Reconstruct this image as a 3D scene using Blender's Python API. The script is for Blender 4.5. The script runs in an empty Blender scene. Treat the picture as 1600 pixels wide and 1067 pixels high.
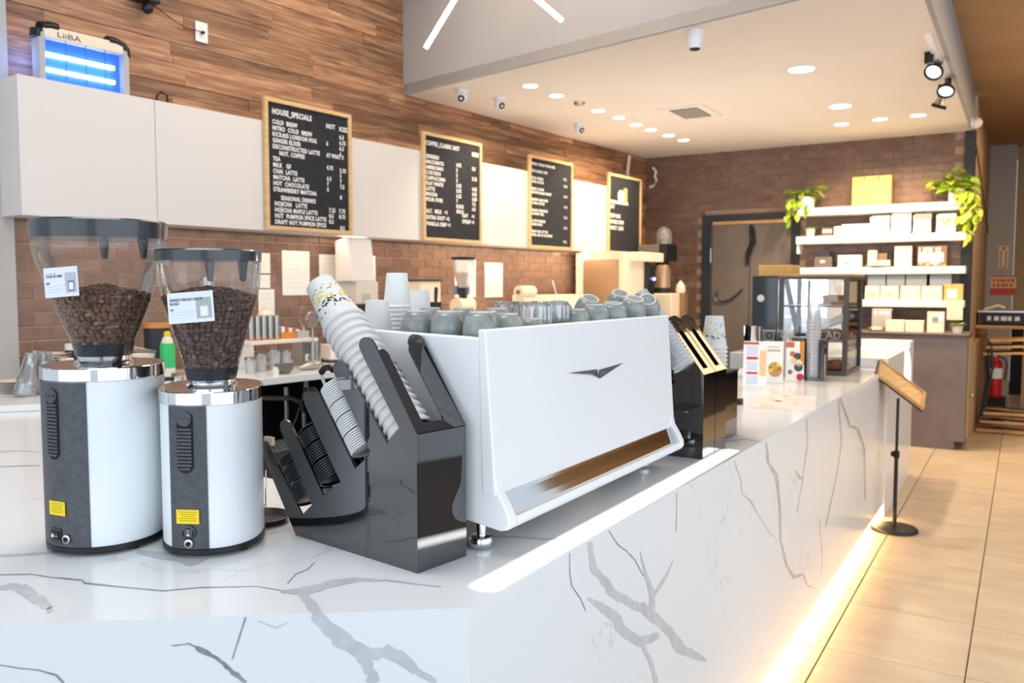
import bpy, bmesh, math, random
from mathutils import Matrix, Vector
random.seed(7)
SC = bpy.context.scene
COL = SC.collection
# ------------------------------------------------------------------ camera
FPX, CX, CY, EYE = 1308.0, 800.0, 533.5, 1.66
YAW = math.atan(800 / FPX); PITCH = math.atan(86.5 / FPX)
cam_d = bpy.data.cameras.new('camera'); cam = bpy.data.objects.new('camera', cam_d); COL.objects.link(cam)
cam.location = (0, 0, EYE); cam.rotation_euler = (math.pi/2 - PITCH, 0, YAW)
cam_d.sensor_width = 36; cam_d.lens = 36 * FPX / 1600; cam_d.clip_start = .05
cam_d.dof.use_dof = True; cam_d.dof.focus_distance = 2.0; cam_d.dof.aperture_fstop = 5.0
SC.camera = cam
# ------------------------------------------------------------------ look
SC.view_settings.view_transform = 'Standard'; SC.view_settings.look = 'None'
SC.view_settings.exposure = 0.12; SC.view_settings.gamma = 1
SC.view_settings.use_curve_mapping = False
SC.cycles.use_denoising = True
SC.cycles.max_bounces = 8; SC.cycles.diffuse_bounces = 4; SC.cycles.transparent_max_bounces = 24
SC.cycles.caustics_reflective = False; SC.cycles.caustics_refractive = False
W = bpy.data.worlds.new('world'); SC.world = W; W.use_nodes = True
W.node_tree.nodes['Background'].inputs[0].default_value = (.80, .90, 1.0, 1)
W.node_tree.nodes['Background'].inputs[1].default_value = 0.85

def area(name, loc, rot, sx, sy, power, col, spread=180):
    l = bpy.data.lights.new(name, 'AREA'); l.shape = 'RECTANGLE'; l.size = sx; l.size_y = sy
    l.energy = power; l.color = col; l.spread = math.radians(spread)
    o = bpy.data.objects.new(name, l); COL.objects.link(o); o.location = loc
    o.rotation_euler = rot
    return o
def aim(o, tgt):
    d = Vector(tgt) - o.location; o.rotation_euler = d.to_track_quat('-Z', 'Y').to_euler()
def spot(name, loc, tgt, power, col, ang=100, blend=.8, r=.05):
    l = bpy.data.lights.new(name, 'SPOT'); l.energy = power; l.color = col
    l.spot_size = math.radians(ang); l.spot_blend = blend; l.shadow_soft_size = r
    o = bpy.data.objects.new(name, l); COL.objects.link(o); o.location = loc; aim(o, tgt)
    return o
COOL = (.79, .89, 1.0); WARM = (1.0, .70, .38); SOFTWARM = (1.0, .84, .66)
# daylight through the shop windows: right side and behind the camera
o = area('window_daylight_right', (3.0, 1.5, 1.9), (0, 0, 0), 7, 2.4, 112, COOL); aim(o, (-1.5, 3.0, 1.2))
o = area('window_daylight_front', (-1.5, -3.6, 2.0), (0, 0, 0), 6, 2.8, 92, COOL); aim(o, (-2.5, 3.5, 1.5))
# a shaft of sun through the gap over the window sill: strip on the counter edge, patch on the end panel
o = area('sun_shaft_on_counter', (.7, 2.15, 3.5), (0, 0, 0), .02, 1.62, 2.4, (1, .97, .90), 1)
o.rotation_euler = (0, math.atan2(.7 + .885, 3.5 - 1.07), 0)
o = area('sun_shaft_on_panel', (1.2, 4.2, 2.75), (0, 0, 0), .16, .22, 5, (1, .95, .85), 2); aim(o, (-.90, 7.8, .88))
# recessed ceiling lights (their light; the fittings are built below)
CEIL = 3.31
ROW = [(-3.529, 6.06), (-3.514, 6.48), (-3.477, 7.24), (-3.449, 7.64), (-3.446, 8.06), (-3.424, 8.40), (-3.385, 8.82), (-3.345, 9.18)]
BIG = [(-1.508, 6.68), (-1.501, 8.22)]
FAR = [(-1.649, 9.12), (-1.278, 9.05), (-.935, 9.04)]
for i, (x, y) in enumerate(ROW):
    if i in (1, 4, 6):
        spot('downlight_beam', (x, y, CEIL - .06), (x - .85, y + .1, 1.9), 92, (1, .80, .54), 110, .7)
for x, y in BIG: spot('downlight_beam', (x, y, CEIL - .06), (x, y, 0), 120, (1, .84, .64), 140, .6)
for x, y in FAR: spot('downlight_beam', (x, y, CEIL - .06), (x, y + .6, 1.6), 85, (1, .78, .50), 120, .6)
area('aisle_ceiling_light', (.6, 8.5, 3.6), (0, 0, 0), 1.2, 7, 76, (1, .72, .40))
area('bar_ceiling_light', (-2.9, 4.2, 4.4), (0, 0, 0), 2.5, 2.0, 60, SOFTWARM)
o = area('added_ceiling_fill', (-2.6, 7.6, 1.25), (math.pi, 0, 0), 1.0, 3.4, 27, (1, .90, .80))  # unseen upward fill, added to brighten the ceiling; no fitting belongs to it
area('front_bar_ceiling_light', (-2.0, 1.2, 4.55), (0, 0, 0), 1.6, 1.6, 62, (.97, .98, 1))
# warm strips under the wall cabinets, washing the tiled wall
for i in range(4):
    sx0 = .9 + 1.6*i; c = Vector((-4.919, 2.523, 0)) + Vector((.0864, .9963, 0))*sx0 + Vector((.9963, -.0864, 0))*.20
    o = area('under_cabinet_light', (c.x, c.y, 2.035), (0, 0, math.atan2(.9963, .0864)), 1.5, .04, [2.5, 3.5, 6, 9][i], (1, .74, .48))
# warm LED tape under the counter toe
LED_COL = (1.0, .66, .30)
area('toe_led_light', (-.875, 4.35, .105), (0, math.radians(-20), 0), .03, 6.2, 34, LED_COL)

# ------------------------------------------------------------------ geometry helpers
RV = Vector((math.cos(YAW), math.sin(YAW), 0))
FV = Vector((-math.sin(YAW)*math.cos(PITCH), math.cos(YAW)*math.cos(PITCH), -math.sin(PITCH)))
UV = RV.cross(FV)
def ray(px, py): return FV + RV*((px-CX)/FPX) - UV*((py-CY)/FPX)
def atz(px, py, z):
    d = ray(px, py); return Vector((0, 0, EYE)) + d*((z-EYE)/d.z)
def aty(px, py, y):
    d = ray(px, py); return Vector((0, 0, EYE)) + d*(y/d.y)
def atx(px, py, x):
    d = ray(px, py); return Vector((0, 0, EYE)) + d*(x/d.x)
def hexc(h):
    def l(c): return c/12.92 if c <= .04045 else ((c+.055)/1.055)**2.4
    return tuple(l(int(h[i:i+2], 16)/255) for i in (0, 2, 4)) + (1,)

class MB:
    def __init__(s): s.v = []; s.f = []; s.m = Matrix()
    def add(s, vs, fs):
        n = len(s.v); s.v += [tuple(s.m @ Vector(p)) for p in vs]; s.f += [tuple(i+n for i in f) for f in fs]; return s
    def box(s, x0, x1, y0, y1, z0, z1):
        if x0 > x1: x0, x1 = x1, x0
        if y0 > y1: y0, y1 = y1, y0
        if z0 > z1: z0, z1 = z1, z0
        return s.add([(x0,y0,z0),(x1,y0,z0),(x1,y1,z0),(x0,y1,z0),(x0,y0,z1),(x1,y0,z1),(x1,y1,z1),(x0,y1,z1)],
                     [(0,3,2,1),(4,5,6,7),(0,1,5,4),(1,2,6,5),(2,3,7,6),(3,0,4,7)])
    def lathe(s, prof, n=32, c=(0,0,0), cap=True):
        vs = []; fs = []
        for r, z in prof:
            for k in range(n):
                a = 2*math.pi*k/n; vs.append((c[0]+r*math.cos(a), c[1]+r*math.sin(a), c[2]+z))
        for i in range(len(prof)-1):
            for k in range(n):
                k2 = (k+1) % n
                fs.append((i*n+k, i*n+k2, (i+1)*n+k2, (i+1)*n+k))
        if cap:
            if prof[0][0] > 1e-5: fs.append(tuple(range(n-1, -1, -1)))
            if prof[-1][0] > 1e-5: fs.append(tuple((len(prof)-1)*n+k for k in range(n)))
        return s.add(vs, fs)
    def cyl(s, r, z0, z1, n=24, c=(0,0,0)): return s.lathe([(r, z0), (r, z1)], n, c)
    def loft(s, rings, cap=True):
        n = len(rings[0]); vs = [p for r in rings for p in r]; fs = []
        for i in range(len(rings)-1):
            for k in range(n):
                k2 = (k+1) % n
                fs.append((i*n+k, i*n+k2, (i+1)*n+k2, (i+1)*n+k))
        if cap: fs.append(tuple(range(n-1, -1, -1))); fs.append(tuple((len(rings)-1)*n+k for k in range(n)))
        return s.add(vs, fs)
    def tube(s, pts, r, n=8):
        pts = [Vector(p) for p in pts]; rings = []
        for i, p in enumerate(pts):
            t = (pts[min(i+1, len(pts)-1)] - pts[max(i-1, 0)]).normalized()
            up = Vector((0, 0, 1)) if abs(t.z) < .9 else Vector((1, 0, 0))
            a = t.cross(up).normalized(); b = t.cross(a).normalized()
            rr = r[i] if isinstance(r, (list, tuple)) else r
            rings.append([tuple(p + a*rr*math.cos(2*math.pi*k/n) + b*rr*math.sin(2*math.pi*k/n)) for k in range(n)])
        return s.loft(rings)
    def prism(s, poly, a0, a1, axis='y'):
        # poly in the plane across the axis: axis y -> (x,z), x -> (y,z), z -> (x,y)
        def P(p, a):
            return {'y': (p[0], a, p[1]), 'x': (a, p[0], p[1]), 'z': (p[0], p[1], a)}[axis]
        n = len(poly); vs = [P(p, a0) for p in poly] + [P(p, a1) for p in poly]
        fs = [tuple(range(n)), tuple(range(2*n-1, n-1, -1))] + [(i, i+n, (i+1) % n + n, (i+1) % n) for i in range(n)]
        return s.add(vs, fs)
    def ball(s, c, rx, ry=None, rz=None, n=16, m=10, z0=-1, z1=1):
        ry = ry or rx; rz = rz or rx; prof = []
        for i in range(m+1):
            t = math.asin(z0) + (math.asin(z1)-math.asin(z0))*i/m
            prof.append((math.cos(t), math.sin(t)))
        old = s.m; s.m = old @ Matrix.Translation(c) @ Matrix.Diagonal((rx, ry, rz, 1)); s.lathe([(max(r, 1e-4), z) for r, z in prof], n); s.m = old
        return s
    def build(s, name, m, parent=None, bevel=0, smooth=None, seg=2, **kw):
        me = bpy.data.meshes.new(name); me.from_pydata(s.v, [], s.f)
        bm = bmesh.new(); bm.from_mesh(me); bmesh.ops.recalc_face_normals(bm, faces=bm.faces); bm.to_mesh(me); bm.free()
        me.materials.append(m)
        if smooth:
            for p in me.polygons: p.use_smooth = True
            me.set_sharp_from_angle(angle=math.radians(smooth if smooth is not True else 40))
        o = bpy.data.objects.new(name, me); COL.objects.link(o)
        if parent: o.parent = parent
        if bevel:
            b = o.modifiers.new('bevel', 'BEVEL'); b.width = bevel; b.segments = seg; b.limit_method = 'ANGLE'; b.angle_limit = math.radians(40)
        for k, v in kw.items(): o[k] = v
        return o

def tag(o, label, cat, group=None):
    o['label'] = label; o['category'] = cat
    if group: o['group'] = group
    return o
def thing(name, label, cat, loc=(0,0,0), rz=0, group=None, rot=None):
    o = bpy.data.objects.new(name, None); COL.objects.link(o); o.empty_display_size = .05
    o.location = loc; o.rotation_euler = rot if rot else (0, 0, rz)
    return tag(o, label, cat, group)
def struct(o): o['kind'] = 'structure'; return o
def copy_tree(o, parent=None):
    c = o.copy(); COL.objects.link(c)
    if parent: c.parent = parent
    for ch in list(o.children): copy_tree(ch, c)
    return c
def inst(src, name, parent, loc, rot=(0,0,0), scale=(1,1,1), mat=None):
    c = bpy.data.objects.new(name, src.data if hasattr(src, 'data') else src); COL.objects.link(c); c.parent = parent
    c.location = loc; c.rotation_euler = rot; c.scale = scale
    return c
def mesh_of(mb, name, m, smooth=None):
    o = mb.build(name, m, None, 0, smooth); me = o.data; bpy.data.objects.remove(o); return me
FONT = bpy.data.fonts.get('Bfont')
def text(body, size, loc, rot, m, parent=None, name='lettering', align='LEFT', sx=1.0, bold=0.0, spacing=1.0, line=1.0, ext=.0006):
    c = bpy.data.curves.new(name, 'FONT'); c.body = body; c.size = size; c.align_x = align; c.extrude = ext
    c.offset = bold; c.space_character = spacing; c.space_line = line; c.resolution_u = 2
    c.materials.append(m)
    tmp = bpy.data.objects.new(name, c); me = bpy.data.meshes.new_from_object(tmp); bpy.data.objects.remove(tmp); me.name = name
    o = bpy.data.objects.new(name, me); COL.objects.link(o); o.location = loc; o.rotation_euler = rot; o.scale = (sx, 1, 1)
    if parent: o.parent = parent
    return o
UPR = (math.pi/2, 0, 0)
def marks(x, y, z, w, h, n, m, parent):
    """a line of print too blurred to read: n small raised word blocks"""
    mb = MB(); u = w/n
    for i in range(n): mb.box(x+u*i, x+u*(i+.55+.3*((i*7) % 3)/2), y-.0006, y, z, z+h)
    return mb.build('print_line', m, parent, kind='stuff')

# ------------------------------------------------------------------ materials
def mat(name, col, rough=.5, metal=0, spec=.5, emis=None, es=1, coat=0, trans=0, ior=1.45, alpha=1):
    m = bpy.data.materials.new(name); m.use_nodes = True; b = m.node_tree.nodes['Principled BSDF']
    c = hexc(col) if isinstance(col, str) else tuple(col) + (1,)
    b.inputs['Base Color'].default_value = c; b.inputs['Roughness'].default_value = rough; b.inputs['Metallic'].default_value = metal
    b.inputs['Specular IOR Level'].default_value = spec; b.inputs['Coat Weight'].default_value = coat
    b.inputs['Transmission Weight'].default_value = trans; b.inputs['IOR'].default_value = ior; b.inputs['Alpha'].default_value = alpha
    if emis: b.inputs['Emission Color'].default_value = hexc(emis) if isinstance(emis, str) else tuple(emis)+(1,); b.inputs['Emission Strength'].default_value = es
    return m
def nd(m, t, **kw):
    n = m.node_tree.nodes.new(t)
    for k, v in kw.items():
        if k.startswith('i_'): n.inputs[k[2:].replace('_', ' ')].default_value = v
        else: setattr(n, k, v)
    return n
def lk(m, a, b): m.node_tree.links.new(a, b)
def noisy(m, cols, scale=(1,1,1), nscale=5, detail=4, rand=0.0, bump=0, pos=(.3, .7), dist=0, coords='Object'):
    """base colour from stretched noise between two or three colours, with a per-object shift"""
    b = m.node_tree.nodes['Principled BSDF']
    tc = nd(m, 'ShaderNodeTexCoord'); mp = nd(m, 'ShaderNodeMapping'); mp.inputs['Scale'].default_value = scale
    oi = nd(m, 'ShaderNodeObjectInfo'); mul = nd(m, 'ShaderNodeMath', operation='MULTIPLY'); mul.inputs[1].default_value = 37.0
    lk(m, oi.outputs['Random'], mul.inputs[0]); lk(m, mul.outputs[0], mp.inputs['Location'])
    lk(m, tc.outputs[coords], mp.inputs['Vector'])
    n = nd(m, 'ShaderNodeTexNoise'); n.inputs['Scale'].default_value = nscale; n.inputs['Detail'].default_value = detail; n.inputs['Distortion'].default_value = dist
    lk(m, mp.outputs[0], n.inputs['Vector'])
    r = nd(m, 'ShaderNodeValToRGB'); r.color_ramp.elements[0].position = pos[0]; r.color_ramp.elements[1].position = pos[1]
    r.color_ramp.elements[0].color = hexc(cols[0]); r.color_ramp.elements[1].color = hexc(cols[-1])
    if len(cols) == 3: e = r.color_ramp.elements.new((pos[0]+pos[1])/2); e.color = hexc(cols[1])
    lk(m, n.outputs['Fac'], r.inputs[0]); src = r.outputs[0]
    if rand:
        hs = nd(m, 'ShaderNodeHueSaturation'); mr = nd(m, 'ShaderNodeMapRange')
        mr.inputs['To Min'].default_value = 1-rand; mr.inputs['To Max'].default_value = 1+rand
        lk(m, oi.outputs['Random'], mr.inputs[0]); lk(m, mr.outputs[0], hs.inputs['Value']); lk(m, src, hs.inputs['Color']); src = hs.outputs[0]
    lk(m, src, b.inputs['Base Color'])
    if bump:
        bp = nd(m, 'ShaderNodeBump'); bp.inputs['Strength'].default_value = bump; bp.inputs['Distance'].default_value = .004
        lk(m, n.outputs['Fac'], bp.inputs['Height']); lk(m, bp.outputs[0], b.inputs['Normal'])
    return m
def thin_glass(name, tint=(1,1,1), rough=.02, refl=1.0, base=.04, milky=0.0, milk='ffffff'):
    m = bpy.data.materials.new(name); m.use_nodes = True; nt = m.node_tree; nt.nodes.clear()
    out = nd(m, 'ShaderNodeOutputMaterial'); tr = nd(m, 'ShaderNodeBsdfTransparent'); tr.inputs[0].default_value = tuple(tint)+(1,)
    gl = nd(m, 'ShaderNodeBsdfGlossy'); gl.inputs['Roughness'].default_value = rough
    lw = nd(m, 'ShaderNodeLayerWeight'); lw.inputs['Blend'].default_value = .25
    mr = nd(m, 'ShaderNodeMapRange'); mr.inputs['To Min'].default_value = base; mr.inputs['To Max'].default_value = refl*.85
    lk(m, lw.outputs['Fresnel'], mr.inputs[0]); mx = nd(m, 'ShaderNodeMixShader')
    lk(m, mr.outputs[0], mx.inputs[0]); lk(m, tr.outputs[0], mx.inputs[1]); lk(m, gl.outputs[0], mx.inputs[2]); src = mx.outputs[0]
    if milky:
        df = nd(m, 'ShaderNodeBsdfDiffuse'); df.inputs[0].default_value = hexc(milk); m2 = nd(m, 'ShaderNodeMixShader'); m2.inputs[0].default_value = milky
        lk(m, src, m2.inputs[1]); lk(m, df.outputs[0], m2.inputs[2]); src = m2.outputs[0]
    lk(m, src, out.inputs[0]); return m

M = {}
M['white'] = mat('white_lacquer', 'ecedee', .32)
M['door_white'] = mat('cabinet_white', 'ddd6d1', .45)
M['machine'] = mat('machine_white', 'f0f1f2', .28, coat=.2)
M['grinder_white'] = mat('grinder_white', 'e9eef0', .35)
M['charcoal'] = noisy(mat('charcoal_metal', '4b4f55', .5, .25), ['484b50', '56595e'], nscale=60)
M['black'] = mat('black_plastic', '17181a', .4)
M['dull_black'] = mat('dull_black', '101113', .7)
M['acrylic'] = mat('gloss_black_acrylic', '141518', .04, 0, .8, coat=1.0)
M['acrylic'].node_tree.nodes['Principled BSDF'].inputs['Coat IOR'].default_value = 1.75
M['collar'] = mat('collar_grey', '2a2f34', .3, coat=.3)
M['chrome'] = mat('chrome', 'dfe0e2', .07, 1)
M['steel'] = mat('brushed_steel', 'b9b6b2', .28, 1)
M['paper'] = mat('paper_white', 'f2f1ec', .7)
M['card'] = mat('card_white', 'e4eaf0', .6)
M['cup'] = noisy(mat('paper_cup', 'd8d6d3', .6), ['d3d1ce', 'dddbd8'], nscale=8)
M['ink'] = mat('dark_ink', '3a3d42', .7)
M['greyink'] = mat('grey_ink', '8b939b', .7)
M['yellow'] = mat('yellow_sticker', 'f2d400', .5)
M['yellowink'] = mat('sticker_print', '9a8212', .6)
M['frame_wood'] = noisy(mat('pale_wood', 'd9b27c', .5), ['cfa56c', 'e3bf8c'], (1, 1, 12), 6)
M['board'] = noisy(mat('letterboard_felt', '23252b', .85), ['1f2127', '2a2c33'], nscale=30)
M['letter'] = mat('letter_white', 'f4f2ee', .5)
M['glass'] = thin_glass('clear_glass')
M['hopper'] = thin_glass('hopper_plastic', (.985, .975, .96), .05, .75, .03, .02)
M['tumbler'] = thin_glass('cut_glass', (.88, .89, .90), .06, 1.0, .16, .10)
M['plastic'] = thin_glass('clear_plastic', (.96, .96, .96), .12, 1, .12, .34, 'f2f3f6')
M['cleardome'] = thin_glass('frosted_lid', (.9, .9, .9), .2, 1, .06, .9, 'f4f4f4')
M['blue_glass'] = mat('violet_lit_grid', '2f6fe0', .4, emis='1f55e6', es=.55)
M['uv'] = mat('ultraviolet_tube', 'ffffff', .3, emis='cfe4ff', es=9)
M['tube'] = mat('led_tube', 'ffffff', .3, emis='fff0d8', es=14)
M['lamp'] = mat('lamp_disc', 'ffffff', .3, emis='fff0d6', es=12)
M['tape'] = mat('led_tape', 'ffffff', .3, emis='ffc477', es=10)
M['floor_base'] = mat('grout_floor', '66594d', .8)
M['tile'] = noisy(mat('floor_tile', 'c9b398', .28), ['c4ae94', 'd4c1a8'], (1, 3, 1), 3, 5, .05)
M['grout'] = mat('wall_grout', 'cfae96', .85)
M['brick'] = noisy(mat('brown_wall_tile', '8f6e5a', .22), ['7c6254', '937566'], (1, 1, 1), 9, 3, .12)
M['grout2'] = mat('back_grout', 'a48a78', .85)
M['brick2'] = noisy(mat('dark_wall_tile', '6a5044', .25), ['6d5447', '83685a'], (1, 1, 1), 9, 3, .12)
M['plank'] = noisy(mat('reclaimed_plank', '8a5f45', .55), ['6a4c3a', 'a07455', 'c5a17f'], (1.2, 1, 16), 2.2, 8, .42, .5, (.25, .78), .8)
M['plank_gap'] = mat('plank_gap', '3a261c', .9)
M['ceiling'] = noisy(mat('ceiling_paint', 'efe7de', .8), ['eee6dd', 'f1e9e0'], nscale=2)
M['fascia'] = noisy(mat('grey_paint', 'aaa6a6', .8), ['a8a4a4', 'adaaa9'], nscale=2)
M['tanwall'] = noisy(mat('tan_paint', 'b59a78', .8), ['b29774', 'baa07e'], nscale=3)
M['tanceil'] = noisy(mat('tan_ceiling', 'b08d66', .85), ['ac8962', 'b5926c'], nscale=2)
M['greywall'] = mat('grey_wall', 'b4b0ad', .8)
M['laminate'] = noisy(mat('dark_laminate', '6b6060', .4), ['665b5b', '72676a'], (1, 1, 1), 5)
M['doorpaint'] = noisy(mat('door_paint', '6e625a', .5), ['6a5e56', '746860'], nscale=4)
M['laminate_dark'] = mat('umber_frame', '564e4a', .4)
M['navy'] = mat('blackened_trim', '2c3038', .5)
M['oak'] = noisy(mat('oak_ledge', 'c29560', .5), ['b98b56', 'cfa471'], (1, 8, 1), 6)
M['shelf'] = mat('shelf_white', 'f0ebe2', .5)
M['mug'] = noisy(mat('grey_glaze', '8b918e', .3, coat=.3), ['7c827f', '999f9b'], nscale=40, detail=6)
M['mug_rim'] = mat('pale_foot', 'd9d6cd', .5)
M['ceramic'] = mat('white_ceramic', 'e8e0d6', .3)
M['greybowl'] = noisy(mat('grey_bowl', '6f7675', .4), ['5e6564', '7b8281'], nscale=50)
M['green'] = mat('green_plastic', '35c46e', .4)
M['amber'] = mat('amber', 'd68a3a', .4)
M['terracotta'] = mat('orange_clay', 'cf6a3c', .5)
M['kraft'] = noisy(mat('kraft_paper', 'd9ab62', .7), ['d5a65c', 'e0b46e'], nscale=20)
M['leaf'] = noisy(mat('pothos_leaf', '7fae2f', .45), ['5b8a22', '9cbc34'], nscale=6, rand=.25)
M['leafyellow'] = noisy(mat('golden_leaf', 'b9c531', .45), ['86a524', 'c4c636'], nscale=6, rand=.2)
M['pot'] = mat('white_pot', 'e9e1d6', .45)
M['soil'] = mat('soil', '3c2b1f', .95)
M['bean'] = noisy(mat('roasted_bean', '4a2e22', .33, coat=.25), ['4a2d1f', '9c6d4c'], nscale=85, detail=2)
M['beandark'] = noisy(mat('dark_roasted_bean', '3e2a25', .3, coat=.3), ['38241f', '80604f'], nscale=85, detail=2)
M['red'] = mat('red_paint', 'c3141f', .35)
M['redink'] = mat('red_print', 'cf4a3f', .6)
M['pinkcard'] = mat('cream_card', 'f0e2cc', .6)
M['pastry'] = noisy(mat('pastry', 'b06a34', .6), ['8e4e22', 'd29455'], nscale=30)
M['cream'] = mat('cream_enamel', 'eadbc2', .4)
M['tansteel'] = mat('warm_steel', 'b99b7c', .35, .7)
M['blueled'] = mat('blue_led', 'ffffff', .4, emis='6a7cff', es=6)
M['screen'] = mat('dark_screen', '0e1417', .05, 0, .8)
M['seatwood'] = noisy(mat('seat_wood', 'b78a55', .45), ['a97c48', 'c79b66'], (1, 6, 1), 6)
M['brownleather'] = mat('brown_sleeve', '8a6a4e', .6)

def marble(name, c0='e9ebec', veins='b9bcc0', fine='8f9498', scale=1.0):
    m = mat(name, c0, .17, spec=.35); b = m.node_tree.nodes['Principled BSDF']
    tc = nd(m, 'ShaderNodeTexCoord'); mp = nd(m, 'ShaderNodeMapping'); lk(m, tc.outputs['Object'], mp.inputs[0]); mp.inputs['Scale'].default_value = (scale,)*3
    mp.inputs['Location'].default_value = (3.1, 1.7, .4)
    n0 = nd(m, 'ShaderNodeTexNoise'); n0.inputs['Scale'].default_value = 1.6; n0.inputs['Detail'].default_value = 5; lk(m, mp.outputs[0], n0.inputs['Vector'])
    vm = nd(m, 'ShaderNodeVectorMath', operation='MULTIPLY_ADD'); vm.inputs[1].default_value = (1.4, 1.4, 1.4)
    lk(m, n0.outputs['Color'], vm.inputs[0]); lk(m, mp.outputs[0], vm.inputs[2])
    v = nd(m, 'ShaderNodeTexVoronoi', feature='DISTANCE_TO_EDGE'); v.inputs['Scale'].default_value = 1.15; lk(m, vm.outputs[0], v.inputs['Vector'])
    r = nd(m, 'ShaderNodeValToRGB'); r.color_ramp.elements[0].position = 0; r.color_ramp.elements[0].color = (1,1,1,1); r.color_ramp.elements[1].position = .012; r.color_ramp.elements[1].color = (0,0,0,1)
    lk(m, v.outputs[0], r.inputs[0])
    n1 = nd(m, 'ShaderNodeTexNoise'); n1.inputs['Scale'].default_value = 2.2; n1.inputs['Detail'].default_value = 3; lk(m, mp.outputs[0], n1.inputs['Vector'])
    r1 = nd(m, 'ShaderNodeValToRGB'); r1.color_ramp.elements[0].position = .5; r1.color_ramp.elements[1].position = .62; lk(m, n1.outputs[0], r1.inputs[0])
    mu = nd(m, 'ShaderNodeMath', operation='MULTIPLY'); lk(m, r.outputs[0], mu.inputs[0]); lk(m, r1.outputs[0], mu.inputs[1])
    mix = nd(m, 'ShaderNodeMix', data_type='RGBA'); mix.inputs[6].default_value = hexc(c0); mix.inputs[7].default_value = hexc(fine)
    mu2 = nd(m, 'ShaderNodeMath', operation='MULTIPLY'); mu2.inputs[1].default_value = .3; lk(m, mu.outputs[0], mu2.inputs[0])
    lk(m, mu2.outputs[0], mix.inputs[0]); lk(m, mix.outputs[2], b.inputs['Base Color']); return m
M['marble'] = marble('white_marble')
M['vein'] = noisy(mat('marble_vein_grey', 'c6cacd', .15), ['bcc1c4', 'd0d3d5'], nscale=18, detail=6)
M['veindark'] = noisy(mat('marble_vein_dark', '8f9599', .2), ['7f868b', 'a9aeb1'], nscale=25, detail=6)
M['veinwarm'] = noisy(mat('marble_vein_warm', 'c6bbb0', .2), ['bbb0a5', 'd0c7bd'], nscale=20, detail=6)

# ================================================================== STRUCTURE
W0 = Vector((-4.919, 2.523, 0)); WD = Vector((.0864, .9963, 0)); WN = Vector((.9963, -.0864, 0)); WRZ = math.atan2(.9963, .0864)
def wxy(s, off=0, z=0): v = W0 + WD*s + WN*off; return Vector((v.x, v.y, z))
def wat(px, py, off=0):
    d = ray(px, py); p = W0 + WN*off; t = (p - Vector((0, 0, EYE))).dot(WN)/d.dot(WN); h = Vector((0, 0, EYE)) + d*t
    return ((h - W0).dot(WD), h.z)
BY = 10.27

# floor: a base with separate tiles where they are seen
fl = struct(MB().box(-7, 4, -4, 17, -.12, -.006).build('floor', M['floor_base']))
tile = mesh_of(MB().prism([(-.2818, 0), (-.2818, .0055), (-.2798, .007), (.2798, .007), (.2818, .0055), (.2818, 0)], -.3185, .3185, 'y'), 'floor_tile', M['tile'])
for i in range(-3, 4):
    for j in range(0, 19):
        x = -.16 + .57*i - .285; y = 4.597 + .6435*(j-3) + .322
        if x < -1.2 and y < 9: continue
        inst(tile, 'floor_tile', fl, (x, y, -.007))

# left wall: bare backing, planks above, brown wall tiles below the cabinets
wl = MB().box(-.05, 7.9, 0, .15, 0, 4.7).build('wall_left', M['plank_gap']); struct(wl)
wl.location = W0; wl.rotation_euler = (0, 0, WRZ)
z = 2.07; row = 0
while z < 4.6:
    h = random.choice([.082, .092, .104]); s = .07 - random.random()*.6
    while s < 7.75:
        L = random.uniform(.5, 1.5); a, b = max(s, .07), min(s+L, 7.76)
        if b - a > .06:
            pr = random.uniform(.008, .02)
            MB().box(a+.001, b-.001, -pr, 0, z+.0012, z+h-.0012).build('plank', M['plank'], wl)
        s += L
    z += h
BW, BH = .2032, .0795
MB().box(.07, 6.75, -.004, 0, 1.02, 2.065).build('grout_bed', M['grout'], wl)
bk = MB(); w2, h2 = BW/2-.0025, BH/2-.003
bk.loft([[(-w2, 0, -h2), (w2, 0, -h2), (w2, 0, h2), (-w2, 0, h2)], [(-w2, -.007, -h2), (w2, -.007, -h2), (w2, -.007, h2), (-w2, -.007, h2)],
         [(-w2+.003, -.0095, -h2+.003), (w2-.003, -.0095, -h2+.003), (w2-.003, -.0095, h2-.003), (-w2+.003, -.0095, h2-.003)]])
bkm = mesh_of(bk, 'wall_tile', M['brick']); left_bricks = []
for r in range(12):
    for c in range(33):
        s = .17 + c*BW + (BW/2 if r % 2 else 0); zz = 2.022 - r*BH
        if s < 6.65 and zz > 1.12: left_bricks.append((s, zz))
for r in range(1, 12, 2): left_bricks.append((.121, 2.022 - r*BH))
left_bricks.sort()
for s, zz in left_bricks[:298]: inst(bkm, 'brick', wl, (s, -.002, zz), (0, 0, 0), (.49 if abs(s-.121) < .001 else 1, 1, 1))
rest = MB()
for s, zz in left_bricks[298:]:
    rest.m = Matrix.Translation((s, -.002, zz)); rest.add(bk.v, bk.f)
rest.m = Matrix(); rest.build('brick_field', M['brick'], wl, kind='stuff')
# left end column
o = struct(MB().box(-1.9, .062, -.06, .16, 0, 4.7).build('trim_1', M['greywall'])); o.location = W0; o.rotation_euler = (0, 0, WRZ)

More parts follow.
